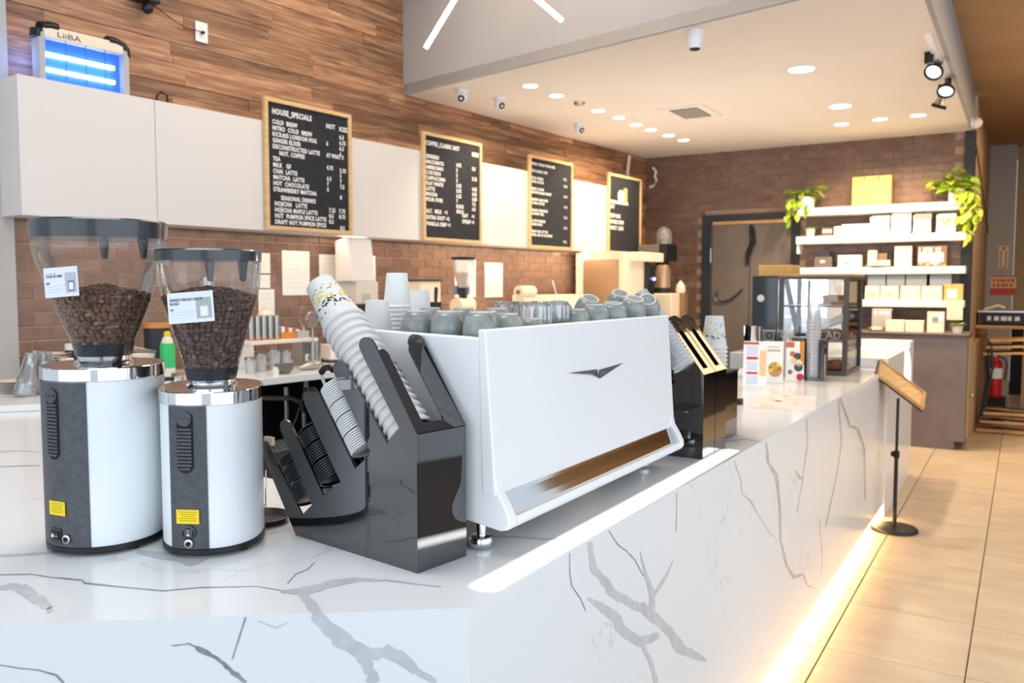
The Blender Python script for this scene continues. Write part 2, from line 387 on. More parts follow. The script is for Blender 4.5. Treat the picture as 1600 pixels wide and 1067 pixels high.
# back wall
wb = struct(MB().box(-4.6, -.50, BY, BY+.15, 0, 3.33).build('wall_back', M['grout2']))
bk2 = mesh_of(bk, 'wall_tile_dark', M['brick2']); bb = []
for r in range(31):
    for c in range(20):
        x = -4.25 + c*BW + (BW/2 if r % 2 else 0); zz = 3.27 - r*BH
        if x > -.62 or zz < .95: continue
        if -3.47 < x < -2.28 and zz < 2.56: continue
        bb.append((x, zz))
def seen_first(p):
    x, zz = p
    hid = (x > -1.9 and zz < 1.15) or (x > -2.3 and zz < 1.55 and x < -1.5)
    return (hid, -zz)
bb.sort(key=seen_first)
for x, zz in bb[:298]: inst(bk2, 'brick', wb, (x, BY+.002, zz))
rest = MB()
for x, zz in bb[298:]:
    rest.m = Matrix.Translation((x, BY+.002, zz)); rest.add(bk.v, bk.f)
rest.m = Matrix(); rest.build('brick_field', M['brick2'], wb, kind='stuff')

# ceilings: dropped white ceiling with its fascia, high ceiling and aisle ceiling
FA = Vector((-4.72, 5.79)); FB = Vector((-.55, 4.93))
struct(MB().prism([(FA.x, FA.y), (FB.x, FB.y), (-.55, BY+.1), (-4.4, BY+.1)], CEIL, CEIL+.08, 'z').build('ceiling', M['ceiling']))
dv = (FB-FA).normalized(); nv = Vector((-dv.y, dv.x))*.03
struct(MB().prism([tuple(FA - dv*.1), tuple(FB), tuple(FB+nv), tuple(FA+nv)], CEIL-.004, 4.7, 'z').build('trim_2', M['fascia']))
struct(MB().box(-.55, -.52, 4.93, BY, CEIL-.004, 3.72).build('trim_3', M['fascia']))
struct(MB().box(-6.5, 3.2, -3.8, 6.2, 4.65, 4.75).build('ceiling_high', M['fascia']))
struct(MB().box(-.52, 3.2, 4.9, 16, 3.70, 3.8).build('ceiling_aisle', M['tanceil']))
# corridor wall beyond the back wall corner and the far wall with its pier
struct(MB().box(-.62, -.50, BY+.15, 15.0, 0, 3.75).build('wall_corridor', M['tanwall']))
struct(MB().prism([(BY+.02, 3.18), (14.95, 2.35), (14.95, 2.29), (BY+.02, 3.12)], -.499, -.485, 'x').build('trim_4', M['brownleather']))
pier = struct(MB().box(-.62, -.16, 14.2, 14.6, 0, 3.72).build('wall_pier', M['greywall']))
struct(MB().box(-.16, 3.2, 15.0, 15.2, 1.15, 3.72).build('wall_far', M['tanwall']))
struct(MB().box(-.16, 3.2, 14.9, 15.2, 0, 1.15).build('wall_far_lower', M['dull_black']))
struct(MB().box(3.1, 3.2, 9.0, 15.2, 0, 3.72).build('wall_right', M['tanwall']))
struct(MB().box(-.60, -.50, BY-.03, BY+.12, 0, CEIL).build('trim_6', M['navy']))
struct(MB().box(-2.375, -2.29, BY-.03, BY, 0, 2.52).build('trim_7', M['navy']))

# door in the back wall
struct(MB().box(-3.47, -2.375, BY-.002, BY+.05, 0, 2.53).build('door_1', M['doorpaint']))
D1 = bpy.data.objects['door_1']
MB().box(-3.47, -3.37, BY-.035, BY, 0, 2.54).box(-3.37, -2.375, BY-.035, BY, 2.46, 2.54).build('door_frame', M['navy'], D1)
MB().box(-3.34, -2.88, BY-.03, BY-.004, .02, 2.41).build('door_leaf', M['doorpaint'], D1, .004)
MB().box(-2.872, -2.39, BY-.02, BY-.004, .02, 2.41).build('door_leaf', M['doorpaint'], D1, .004)
MB().box(-3.34, -2.39, BY-.03, BY-.008, 2.415, 2.455).build('light_gap', M['oak'], D1)
MB().cyl(.014, 1.95, 2.13, 12, (-3.355, BY-.045, 0)).build('hinge', M['steel'], D1, smooth=True)
pts = [aty(x, y, BY-.06) for x, y in [(1120, 455), (1121, 468), (1128, 472), (1142, 468), (1152, 460), (1160, 452)]]
MB().tube(pts, .012).build('door_cable', M['navy'], D1, smooth=True)
MB().box(pts[0].x-.03, pts[0].x+.02, BY-.07, BY-.03, pts[1].z-.02, pts[1].z+.03).build('bracket', M['steel'], D1)
cl = MB(); prev = None; rings = []
for (x, y, w) in [(1174, 352, 3), (1176, 362, 5), (1177, 372, 4), (1177, 380, 6), (1172, 388, 5), (1170, 396, 6), (1168, 404, 3), (1168, 414, 3)]:
    c = aty(x, y, BY-.05); ww = w*.0058
    rings.append([(c.x-ww, c.y-.012, c.z), (c.x+ww, c.y-.012, c.z), (c.x+ww, c.y+.012, c.z), (c.x-ww, c.y+.012, c.z)])
tag(cl.loft(rings).build('hanging_apron', M['dull_black'], None, .005), 'black cloth strap hanging in front of the dark double door', 'apron')

# ================================================================== FRONT COUNTER
ctr = thing('service_counter', 'long white marble front counter with grey veins and a glowing warm toe strip', 'counter', (0, 0, 0))
TOP = 1.07
k = Vector((-.652, -.486)).normalized(); C1 = Vector((-.850, 1.241)); C2 = C1 + k*3.4
NR = Vector((-k.y, k.x)); NR = NR if NR.dot(Vector((-1, 1))) > 0 else -NR
FX2 = -.816; CI = C1 + Vector((-.02, .026))
top_poly = [(FX2-.02, 6.45), tuple(CI), tuple(C2+NR*.025), (-5.1, .2), (-5.05, 2.35), (-3.95, 2.2), (-2.2, 1.78), (-1.72, 1.78), (-1.72, 6.45)]
MB().prism(top_poly, 1.03, TOP, 'z').build('worktop', M['marble'], ctr)
MB().prism([(FX2, 6.45), tuple(C1), tuple(CI), (FX2-.02, 6.45)], .10, TOP, 'z').build('front_panel', M['marble'], ctr)
nrm = Vector((-k.y, k.x)); nrm = nrm if nrm.dot(Vector((-1, 1))) > 0 else -nrm
MB().prism([tuple(C1), tuple(C2), tuple(C2+nrm*.025), tuple(CI)], .0, TOP, 'z').build('end_panel', M['marble'], ctr)
MB().box(-.93, -.90, 1.3, 6.45, 0, .97).build('toe_board', M['paper'], ctr)
MB().prism([(-.838, 6.45), (-.872, 1.3), (-.90, 1.3), (-.90, 6.45)], .97, 1.0, 'z').build('carcass_rail', M['white'], ctr)
MB().box(-.88, -.862, 1.35, 6.4, .105, .115).build('led_tape', M['tape'], ctr)
MB().box(-1.70, -1.66, 1.8, 6.45, 0, 1.03).build('back_panel', M['dull_black'], ctr)
MB().box(-1.66, -.93, 6.41, 6.45, 0, 1.03).build('side_panel', M['marble'], ctr)
MB().prism([(-3.9, 2.18), (-2.2, 1.74), (-1.7, 1.74), (-1.7, 1.70), (-2.2, 1.70), (-3.9, 2.14)], 0, 1.03, 'z').build('back_panel', M['dull_black'], ctr)
# veins of the slab: flat marks of their own outline lying in the stone face
VN = [0]
def vein_strip(mb, pts, widths, mapper, jag=.25):
    P = []
    for i in range(len(pts)-1):
        for q in range(4):
            t = q/4; P.append((pts[i][0]*(1-t)+pts[i+1][0]*t, pts[i][1]*(1-t)+pts[i+1][1]*t, widths[i]*(1-t)+widths[i+1]*t))
    P.append((*pts[-1], widths[-1])); L = []; R = []
    for i, (x, y, w) in enumerate(P):
        a = P[max(0, i-1)]; b = P[min(len(P)-1, i+1)]; dx, dy = b[0]-a[0], b[1]-a[1]; n = math.hypot(dx, dy) or 1
        nx, ny = -dy/n, dx/n; ox = random.uniform(-1, 1)*w*jag*.4; w1 = w*.5*(1+random.uniform(-jag, jag)); w2_ = w*.5*(1+random.uniform(-jag, jag))
        L.append(mapper(x+ox+nx*w1, y+ny*w1)); R.append(mapper(x+ox-nx*w2_, y-ny*w2_))
    n = len(L); VN[0] += 1; up = Vector((0, 0, 1)) if mapper is m_top else (Vector((1, 0, 0)) if mapper is m_front else -Vector((nrm.x, nrm.y, 0)))
    o = MB().add([tuple(p + up*(VN[0] % 9)*.00006) for p in L+R], [(i, i+1, n+i+1, n+i) for i in range(n-1)]).build('marble_vein', mb, ctr)
def m_top(x, y): return atz(x, y, TOP+.0004)
def m_front(x, y): d = ray(x, y); t = (-.850 - .0065*1.241)/(d.x - .0065*d.y); return Vector((0, 0, EYE)) + d*t + Vector((.0004, 0, 0))
def m_left(x, y):
    d = ray(x, y); q = Vector((C1.x, C1.y, 0)) - Vector((nrm.x, nrm.y, 0))*.0006; N = Vector((nrm.x, nrm.y, 0))
    t = (q - Vector((0, 0, EYE))).dot(N)/d.dot(N); return Vector((0, 0, EYE)) + d*t
vt, vd, vw = M['vein'], M['veindark'], M['veinwarm']
vein_strip(vt, [(0, 868), (40, 866), (100, 862), (150, 858)], [5, 4, 5, 2], m_top)
vein_strip(vt, [(0, 918), (22, 916), (40, 924), (62, 938), (78, 950), (74, 958)], [6, 10, 20, 18, 12, 3], m_top)
vein_strip(vd, [(0, 898), (50, 897), (80, 902), (128, 906), (132, 911), (200, 918), (255, 923), (310, 918), (400, 916), (438, 922)], [1.6, 1.5, 2, 2.5, 3, 1.6, 2, 1.6, 1, 1.5], m_top)
vein_strip(vt, [(438, 924), (462, 924), (480, 922), (520, 912), (560, 905), (600, 907)], [4, 9, 13, 11, 6, 3], m_top)
vein_strip(vt, [(470, 924), (480, 938), (496, 957)], [9, 15, 17], m_top)
vein_strip(vd, [(449, 912), (462, 897), (480, 890), (492, 878)], [1.6, 1.5, 1.4, 1], m_top)
vein_strip(vt, [(600, 906), (640, 911), (690, 917)], [3, 2, 1], m_top)
vein_strip(vt, [(215, 862), (270, 870), (300, 880), (325, 872)], [6, 12, 10, 2], m_top)
vein_strip(vt, [(740, 838), (790, 838), (850, 842), (905, 840)], [2, 3, 3, 1], m_top)
vein_strip(vt, [(0, 706), (30, 704), (64, 706)], [3, 1.5, 1], m_top); vein_strip(vd, [(0, 729), (62, 727)], [1.2, 1], m_top)
vein_strip(vt, [(1130, 690), (1165, 686), (1190, 690)], [2, 1.6, 1], m_top)
# left (bevelled) face
vein_strip(vt, [(492, 960), (515, 984), (545, 1008), (575, 1022), (600, 1020), (640, 1040), (680, 1067)], [17, 24, 24, 22, 16, 14, 10], m_left)
vein_strip(vt, [(560, 1018), (575, 1040), (585, 1067)], [16, 16, 18], m_left)
vein_strip(vt, [(600, 1012), (630, 1030), (650, 1050)], [14, 20, 10], m_left)
vein_strip(vd, [(268, 1009), (295, 1006), (315, 1015), (345, 1033), (365, 1050), (384, 1066)], [1.6, 3, 7, 5, 7, 6], m_left, .5)
vein_strip(vd, [(384, 964), (375, 992), (363, 1030)], [2.6, 2.2, 1.5], m_left)
vein_strip(vd, [(0, 1039), (30, 1044), (60, 1047), (88, 1055), (99, 1067)], [2, 2, 2.2, 3.5, 4], m_left)
vein_strip(vt, [(402, 970), (432, 981), (450, 972)], [2, 2.5, 1.5], m_left)
# aisle face
vein_strip(vt, [(921, 847), (924, 868), (930, 893), (948, 912), (960, 930), (982, 940), (1000, 952)], [7, 8, 11, 13, 14, 13, 12], m_front)
vein_strip(vt, [(918, 935), (938, 947), (958, 962), (976, 988), (1000, 1002), (1030, 992)], [4, 12, 16, 17, 16, 10], m_front)
vein_strip(vd, [(890, 864), (890, 895), (893, 915), (908, 937), (915, 955)], [1, 1.4, 1.8, 2, 1.5], m_front)
vein_strip(vd, [(951, 829), (966, 852), (978, 860), (992, 875), (1005, 900)], [1.5, 2, 2, 1.8, 1.5], m_front)
vein_strip(vt, [(1000, 945), (1020, 965), (1045, 985), (1062, 1012), (1090, 1026), (1104, 1032)], [14, 16, 13, 16, 12, 3], m_front)
vein_strip(vt, [(1000, 1000), (1015, 1030), (1025, 1067)], [8, 6, 7], m_front)
vein_strip(vt, [(1000, 862), (1008, 895), (1018, 925), (1020, 960)], [1, 5, 9, 8], m_front)
vein_strip(vt, [(1052, 875), (1038, 905), (1022, 930)], [1.5, 5, 7], m_front)
vein_strip(vd, [(1057, 770), (1057, 800), (1056, 830)], [1, 1, 1], m_front)
vein_strip(vw, [(1147, 720), (1157, 748), (1160, 772), (1172, 782), (1185, 805), (1202, 832), (1212, 840)], [1.2, 1.6, 1.6, 2.6, 1.4, 1.2, 1], m_front)
vein_strip(vw, [(1197, 690), (1200, 722), (1213, 742), (1218, 790), (1220, 845), (1228, 880), (1240, 902), (1255, 897)], [2.4, 4, 5.5, 4, 3, 3.4, 5, 3], m_front)
vein_strip(vw, [(1260, 655), (1262, 690), (1254, 750), (1245, 800)], [2, 1.6, 1.3, 1.2], m_front)
vein_strip(vw, [(1243, 735), (1250, 748), (1255, 744)], [2, 4, 1], m_front)
vein_strip(vw, [(1310, 625), (1315, 690), (1308, 740), (1290, 822)], [2, 1.8, 1.5, 1.6], m_front)
vein_strip(vw, [(1312, 622), (1328, 665), (1340, 670), (1350, 700), (1352, 780)], [3, 4, 5, 2.4, 2], m_front)
vein_strip(vw, [(1255, 897), (1262, 915), (1280, 922)], [3, 2, 1], m_front)
vein_strip(vw, [(1280, 810), (1284, 860), (1284, 900)], [1.2, 1.2, 1], m_front)

# low ledge and marble block at the far end of the counter
tag(MB().box(-1.95, -.81, 6.455, 7.78, 0, 1.145).build('end_ledge', M['marble'], None, .003), 'low white ledge block at the far end of the marble counter', 'counter')
blk = thing('end_wall_block', 'taller white marble end block standing past the far end of the counter', 'partition')
MB().box(-1.75, -.813, 7.80, 8.06, 0, 1.19).build('marble_body', M['marble'], blk, .003)

# dark laminate cupboard under the shelves
cab = thing('base_cupboard', 'dark brown laminate base cupboard under the display shelves', 'cabinet')
MB().box(-2.28, -.47, 9.5, BY-.05, .09, 1.165).build('body', M['laminate'], cab)
MB().box(-2.28, -.56, 9.50, BY-.05, 0, .09).build('plinth', M['laminate'], cab)
MB().box(-2.28, -.455, 9.47, BY-.05, 1.165, 1.18).build('worktop', M['laminate'], cab, .003)
sd = thing('corridor_cupboard', 'tan low cupboard with a knob running back along the corridor wall', 'cabinet')
MB().box(-.497, -.445, BY+.16, 14.0, .0, 1.0).build('body', M['tanwall'], sd)
MB().box(-.497, -.44, BY+.16, 14.0, 1.0, 1.03).build('worktop', M['oak'], sd)
cabdoor = MB().box(-.468, -.455, 9.56, BY-.06, .12, 1.13).build('door', M['tanwall'], cab, .003)
MB().ball((-.435, 9.95, .52), .018).build('knob', M['chrome'], cabdoor, smooth=True)

# ================================================================== BACK COUNTER
bc = thing('back_counter', 'pale marble back counter along the brown tiled wall with open space under it', 'counter', W0, WRZ)
MB().box(.33, 6.7, -.90, -.012, 1.055, 1.10).build('worktop', M['marble'], bc, .003)
MB().box(.33, 6.7, -.10, -.02, 0, 1.05).build('back_board', M['dull_black'], bc)
for s in (2.9, 4.6, 6.6): MB().box(s, s+.04, -.86, -.1, 0, 1.05).build('support', M['dull_black'], bc)
MB().box(1.75, 1.79, -.86, -.1, 0, 1.05).build('support', M['dull_black'], bc)
MB().box(3.3, 6.6, -.84, -.80, .1, 1.0).build('cupboard_front', M['dull_black'], bc)
lg = thing('raised_ledge', 'pale marble raised ledge left of the grinders, under the stacked plates', 'counter')
MB().prism([(-5.05, 2.3), (-4.95, 1.9), (-4.08, 2.05), (-3.95, 2.2), (-4.1, 2.75), (-4.85, 2.7)], 1.071, 1.102, 'z').build('slab', M['marble'], lg, .003)
# pipework under the back counter
def wt(px, py, off):
    s, z = wat(px, py, off); return wxy(s, off, z)
pl = thing('sink_pipes', 'grey bent waste pipe and hoses hanging under the back counter', 'pipe')
MB().tube([wt(x, y, .62) for x, y in [(405, 622), (430, 622), (455, 622), (468, 628), (475, 645), (476, 700), (478, 760)]], .017).build('drain_pipe', M['steel'], pl, smooth=True)
MB().tube([wt(447, 605, .5), wt(448, 640, .5), wt(448, 720, .5)], .018).build('drain_pipe', M['steel'], pl, smooth=True)
MB().tube([wt(477, 594, .55), wt(473, 620, .55), wt(462, 655, .55), wt(445, 690, .55)], .006).build('hose', M['greybowl'], pl, smooth=True)
MB().tube([wt(488, 592, .4), wt(488, 640, .4)], .018).build('drain_pipe', M['brownleather'], pl, smooth=True)
MB().cyl(.018, -.02, .02, 12, tuple(wt(478, 600, .55))).build('valve', M['ceramic'], pl, smooth=True)
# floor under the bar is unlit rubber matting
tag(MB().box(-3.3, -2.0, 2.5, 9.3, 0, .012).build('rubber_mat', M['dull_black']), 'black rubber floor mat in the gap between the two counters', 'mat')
# under-counter crate with honeycomb mat
cr = thing('under_bar_basket', 'dark perforated basket with a small cream tag below the back counter', 'basket', wt(436, 690, .95))
MB().box(-.12, .12, -.3, .3, -.24, -.02).build('body', M['charcoal'], cr, .01)
hx = MB()
for i in range(7):
    for j in range(14): hx.m = Matrix.Translation((-.10 + i*.033, -.27 + j*.041 + (i % 2)*.02, -.02)); hx.lathe([(.013, 0), (.013, .006), (.009, .006), (.009, 0)], 6)
hx.m = Matrix(); hx.build('honeycomb', M['greybowl'], cr, kind='stuff')
MB().box(.0, .07, -.12, -.1, -.0, .05).build('tag', M['cream'], cr)

# ================================================================== WALL CABINETS AND MENU BOARDS
CS = [.0, .785, 1.57, 2.365, 3.155, 3.95, 4.71, 5.50, 6.27]
labels = ['first white wall cabinet from the left, under the insect lamp', 'second white wall cabinet from the left, before the first menu board',
          'white wall cabinet hidden behind the leftmost menu board', 'white wall cabinet between the first and second menu boards',
          'white wall cabinet hidden behind the second menu board', 'white wall cabinet between the second and third menu boards',
          'white wall cabinet hidden behind the third menu board', 'brightly lit white wall cabinet between the third and last menu boards']
for i in range(8):
    a, b = CS[i]+.001, CS[i+1]-.001
    t = thing('wall_cabinet', labels[i], 'cabinet', wxy(a), WRZ, 'white wall cabinets along the plank wall')
    MB().box(0, b-a, -.28, -.022, 2.045, 2.787).build('body', M['door_white'], t)
    MB().box(.001, b-a-.001, -.30, -.281, 2.043, 2.789).build('door', M['door_white'], t, .0015)
def board(s, w, z0, z1, name, label, cols):
    t = thing('menu_board', label, 'sign', wxy(s, .302), WRZ, 'letter boards over the bar')
    f = .028
    fr = MB(); fr.box(0, w, -.03, 0, z1-f, z1); fr.box(0, w, -.03, 0, z0, z0+f); fr.box(0, f, -.03, 0, z0+f, z1-f); fr.box(w-f, w, -.03, 0, z0+f, z1-f)
    fr.build('frame', M['frame_wood'], t, .002)
    MB().box(f, w-f, -.014, -.001, z0+f, z1-f).build('felt', M['board'], t)
    for (x, zt, size, body, sx, ln) in cols:
        text(body, size, (x*w, -.0145, z0 + (z1-z0)*zt), UPR, M['letter'], t, 'lettering', 'LEFT', sx, size*.03, 1.12, ln)
    return t
T1 = "HOUSE_SPECIALS"
T1b = "COLD  BREW\nNITRO  COLD  BREW\nKICKASS LONDON FOG\nGINGER ELIXIR\nDECONSTRUCTED LATTE\n     NOT. COFFEE\nTEA\nMILK   GF\nCHAI  LATTE\nMATCHA  LATTE\nHOT  CHOCOLATE\nSTRAWBERRY MATCHA"
T1c = "     SEASONAL DRINKS\nHOJICHA   LATTE\nHOJICHA MAPLE LATTE\nHOT  PUMPKIN SPICE LATTE\nDRAFT HOT PUMPKIN SPICE"
board(1.57, .79, 2.05, 2.95, 'm', 'leftmost and largest-looking black menu board headed HOUSE SPECIALS', [
    (.09, .885, .052, T1, .78, 1), (.70, .855, .046, "HOT", .8, 1), (.86, .85, .046, "ICED", .8, 1),
    (.09, .81, .042, T1b, .78, 1.0), (.86, .785, .042, "6.5\n6.75\n6.5\n6", .78, 1.0), (.70, .715, .042, "6", .78, 1), (.70, .62, .042, "AT WHAT !?", .66, 1),
    (.70, .52, .042, "4.75\n\n6.5\n7\n6", .78, .95), (.86, .51, .042, "5.75\n5\n7\n7.5\n\n8", .78, .95),
    (.10, .235, .042, T1c, .78, 1.0), (.72, .175, .042, "7.25\n8.5\n8.5", .78, 1.0), (.83, .175, .042, " 7.75\n 8.75\n\n  8.5", .78, 1.0)])
T2 = "ESPRESSO\nMACCHIATO\nAMERICANO\nCORTADO\nCAPPUCCINO\nFLAT WHITE\nLATTE\nMOCHA\nPOUR OVER"
board(3.16, .785, 2.045, 2.95, 'm', 'second menu board from the left, headed COFFEE CLASSIC', [
    (.06, .885, .050, "COFFEE_CLASSIC HOT", .78, 1), (.84, .86, .050, "ICED", .8, 1), (.06, .765, .044, T2, .8, 1.02),
    (.56, .73, .044, "4.75\n5\n5\n5\n5.75\n5.75\n6.25\n7\n8.5/25\nSOLO", .8, 1.02), (.84, .72, .044, "5.5\n\n5.75\n\n6.25\n6.25\n6.50\n7.5\n6.5", .8, 1.02),
    (.06, .26, .046, "ALT.  MILK   +1\nEXTRA SHOT +2\nVANILLA DRIP +1", .8, 1.15), (.66, .25, .046, "OAT    +1\nSYRUP +1", .8, 1.15)])
T3 = "SINGLE ORIGIN POUR OVER\n\nTHE CLASSIC CUPS\n\nYUZU CITRUS\nDARK COCOA\n\nBERRY & PLUM\nBROWN SUGAR HONEY\n\nJASMINE AND ROSE\nFLORAL NOTES\n\nMANGO PINEAPPLE\nCANDIED PEEL\n\nCLOVE ORANGE\nRAISIN NUTS\n\nFRESH PICK OF THE\nWEEK ASK US FOR MORE"
board(4.70, .79, 2.04, 2.95, 'm', 'third menu board from the left, full of small lines of text', [
    (.06, .90, .035, T3, .85, 1.0), (.80, .79, .036, "8 12\n\n10 14\n\n\n10 14\n\n\n11 15\n\n\n12 16\n\n\n11 15\n\n\n\n9 12", .75, 1.0)])
b4 = board(6.25, .79, 2.035, 2.94, 'm', 'rightmost menu board, mostly empty with a round white picture', [
    (.08, .63, .055, "SEASONAL BEANS", .85, 1), (.08, .57, .055, "LIST", .85, 1), (.08, .455, .06, "DRIP BAG\nSINGLE 20/30\nMULTI  25/35", .8, 1.15)])
MB().lathe([(.07, 0), (.07, .006)], 24).build('sticker', M['letter'], b4).rotation_euler = (math.pi/2, 0, 0)
b4.children[-1].location = (.30, -.015, 2.70)
MB().box(.37, .45, -.018, -.0145, 2.63, 2.80).build('sticker', M['kraft'], b4)

# insect lamp on top of the first cabinet
zp = thing('insect_lamp', 'grey framed insect lamp glowing blue on top of the leftmost wall cabinet', 'lamp', wxy(.16, .17), WRZ)
zp.location.z = 2.788; w = .52; h = .32
for x in (0, w-.035): MB().box(x, x+.035, -.045, .045, 0, h-.04).build('side_post', M['greywall'], zp, .006)
MB().box(.03, w-.03, -.04, .04, h-.065, h).build('rail', M['cream'], zp, .006); MB().box(.03, w-.03, -.03, .03, 0, .018).build('rail', M['cream'], zp, .006)
for sx_ in (0, 1):
    c = MB(); x0 = 0 if not sx_ else w; d = 1 if not sx_ else -1
    c.tube([(x0+d*.004, 0, h-.07), (x0+d*.008, 0, h-.03), (x0+d*.03, 0, h-.006), (x0+d*.07, 0, h+.004), (x0+d*.115, 0, h+.004)], .03, 10)
    q = c.build('corner_guard', M['black'], zp, smooth=True); q.scale = (1, 1.6, 1)
MB().box(.035, w-.035, .006, .02, .018, h-.065).build('grid_back', M['blue_glass'], zp)
gr = MB()
for i in range(1, 4): gr.box(.035 + i*(w-.07)/4-.0015, .035 + i*(w-.07)/4+.0015, -.042, -.038, .018, h-.065)
for i in range(25): gr.box(.035, w-.035, -.036, -.0345, .024+i*.0095, .0252+i*.0095)
gr.build('grille', mat('grille_blue', '3a63b8', .4), zp)
for zz in (.085, .168):
    tb = MB().tube([(.045, -.012, zz), (w-.08, -.012, zz)], .0125, 12).build('lamp_tube', M['uv'], zp, smooth=True)
text('LiiBA', .042, (.10, -.0405, h-.052), UPR, M['ink'], zp, 'lettering', sx=1.5)
l = bpy.data.lights.new('insect_lamp_glow', 'POINT'); l.energy = 2.2; l.color = (.15, .3, 1); l.shadow_soft_size = .08
lo = bpy.data.objects.new('insect_lamp_glow', l); COL.objects.link(lo); lo.parent = zp; lo.location = (.0, .08, .15)
tag(MB().tube([wxy(*p) for p in [(.92, .10, 2.79), (.92, .10, 2.86), (.95, .10, 2.895), (.99, .10, 2.88), (1.0, .10, 2.79)]], .007).build('extension_cord', M['black'], smooth=True), 'black cord looping up behind the second wall cabinet', 'cord')
# outlet and mount
ol = thing('wall_outlet', 'white electrical outlet plate high on the plank wall', 'outlet', wxy(1.255, .022), WRZ)
MB().box(0, .092, -.008, 0, 3.295, 3.428).build('plate', M['white'], ol, .003)
for z in (3.375, 3.315): MB().box(.03, .062, -.0095, -.008, z, z+.03).build('socket', M['ceramic'], ol)
MB().box(.035, .055, -.035, -.008, 3.348, 3.365).build('plug', M['black'], ol, .003)
mt = thing('wall_bracket', 'black camera bracket with a trailing cable at the top of the plank wall', 'bracket', wxy(.80, .022), WRZ)
MB().box(.0, .16, -.09, 0, 3.44, 3.52).build('housing', M['black'], mt, .008)
MB().ball((.085, -.06, 3.40), .035).build('knuckle', M['black'], mt, smooth=True)
MB().tube([(.12, -.03, 3.45), (.22, -.01, 3.42), (.30, -.01, 3.385), (.38, -.01, 3.365), (.50, -.03, 3.356)], .003, 6).build('cable', M['black'], mt, smooth=True)

# LED sticks hanging in front of the fascia
for (p, q, lab) in [((665, 75, 3.2), (722, -20, 3.1), 'left glowing stick lamp hanging below the high ceiling'), ((877, 31, 3.25), (815, -22, 3.05), 'right glowing stick lamp hanging below the high ceiling')]:
    a = Vector((0, 0, EYE)) + ray(p[0], p[1])*p[2]; b = Vector((0, 0, EYE)) + ray(q[0], q[1])*q[2]
    t = thing('stick_lamp', lab, 'lamp', a, 0, 'glowing stick lamps'); d = b - a
    MB().tube([(0, 0, 0), tuple(d)], .010, 10).build('glow_tube', M['tube'], t, smooth=True)
    MB().tube([tuple(d*-.006), (0, 0, 0)], .011, 10).build('end_cap', M['ceramic'], t, smooth=True)
    MB().tube([tuple(d), (d.x, d.y, 4.65 - a.z)], .002, 6).build('hanging_wire', M['steel'], t)

# recessed lights, diffuser, vent
def downlight(x, y, r, lab, grp):
    t = thing('downlight', lab, 'light', (x, y, CEIL), 0, grp)
    MB().lathe([(r*1.25, 0), (r*1.25, -.006), (r, -.010), (r, 0)], 28, cap=False).build('trim_ring', M['white'], t, smooth=True)
    MB().lathe([(.0001, -.004), (r, -.004)], 28, cap=False).build('lens', M['lamp'], t)
for i, (x, y) in enumerate(ROW): downlight(x, y, .062, '%s small round downlight in the row nearest the menu boards' % (['nearest', 'second', 'third', 'fourth', 'fifth', 'sixth', 'seventh', 'farthest'][i]), 'row of small downlights')
for i, (x, y) in enumerate(BIG): downlight(x, y, .095, ['large round downlight nearest the camera', 'large round downlight farther back, above the shelves'][i], 'large downlights')
for i, (x, y) in enumerate(FAR): downlight(x, y, .07, ['left', 'middle', 'right'][i] + ' downlight of the three closest to the back wall', 'downlights by the back wall')
t = thing('air_vent', 'square slatted air vent in the white ceiling', 'vent', (-2.78, 7.77, CEIL))
MB().box(-.23, .23, -.30, .30, -.012, 0).build('frame', M['ceiling'], t, .004)
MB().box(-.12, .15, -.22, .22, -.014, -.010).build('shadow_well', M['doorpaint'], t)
for i in range(7): inst(mesh_of(MB().box(-.01, .01, -.21, .21, -.022, -.013), 'slat', M['greywall']), 'slat', t, (-.10+i*.038, 0, 0), (0, .0, 0))
tag(MB().lathe([(.05, 0), (.045, -.02), (.02, -.03)], 20, (-3.48, 6.85, CEIL)).build('sprinkler_cover', M['steel'], smooth=True), 'small metal sprinkler cover between the downlights', 'sprinkler')

def turret_cam(px, py, look, label):
    p = atz(px, py, CEIL); t = thing('security_camera', label, 'camera', (p.x, p.y, CEIL), 0, 'ceiling cameras')
    MB().lathe([(.052, 0), (.052, -.018), (.046, -.026)], 28).build('base', M['white'], t, smooth=True)
    b = MB().ball((0, 0, -.055), .047).build('eyeball', M['white'], t, smooth=True)
    d = Vector(look).normalized(); e = MB(); e.m = Matrix.Translation(Vector((0, 0, -.055)) + d*.030) @ d.to_track_quat('Z', 'Y').to_matrix().to_4x4()
    e.lathe([(.028, 0), (.028, .016), (.022, .019), (.012, .014)], 24).build('lens', M['dull_black'], t, smooth=True)
turret_cam(722, 141, (.35, -.9, -.55), 'white turret camera nearest the left end of the ceiling')
turret_cam(780, 153, (.9, -.3, -.5), 'white turret camera, second from the left, facing the aisle')
turret_cam(905, 193, (.9, -.3, -.5), 'white turret camera farther back near the row of downlights')
p = atz(1086, 48, CEIL); t = thing('security_camera', 'white cylindrical ceiling camera in front of the large downlights', 'camera', (p.x, p.y, CEIL), 0, 'ceiling cameras')
MB().lathe([(.055, 0), (.055, -.06), (.040, -.115)], 28).build('housing', M['white'], t, smooth=True)
MB().lathe([(.037, -.112), (.030, -.122), (.001, -.12)], 24).build('lens', M['dull_black'], t, smooth=True)
t = thing('dome_sensor', 'white dome on the side of the ceiling beam above the shelf corner', 'sensor', (-.52, 9.75, 3.30))
MB().ball((.045, 0, 0), .055).build('dome', M['ceramic'], t, smooth=True); MB().box(0, .012, -.05, .05, -.05, .05).build('back_plate', M['white'], t)

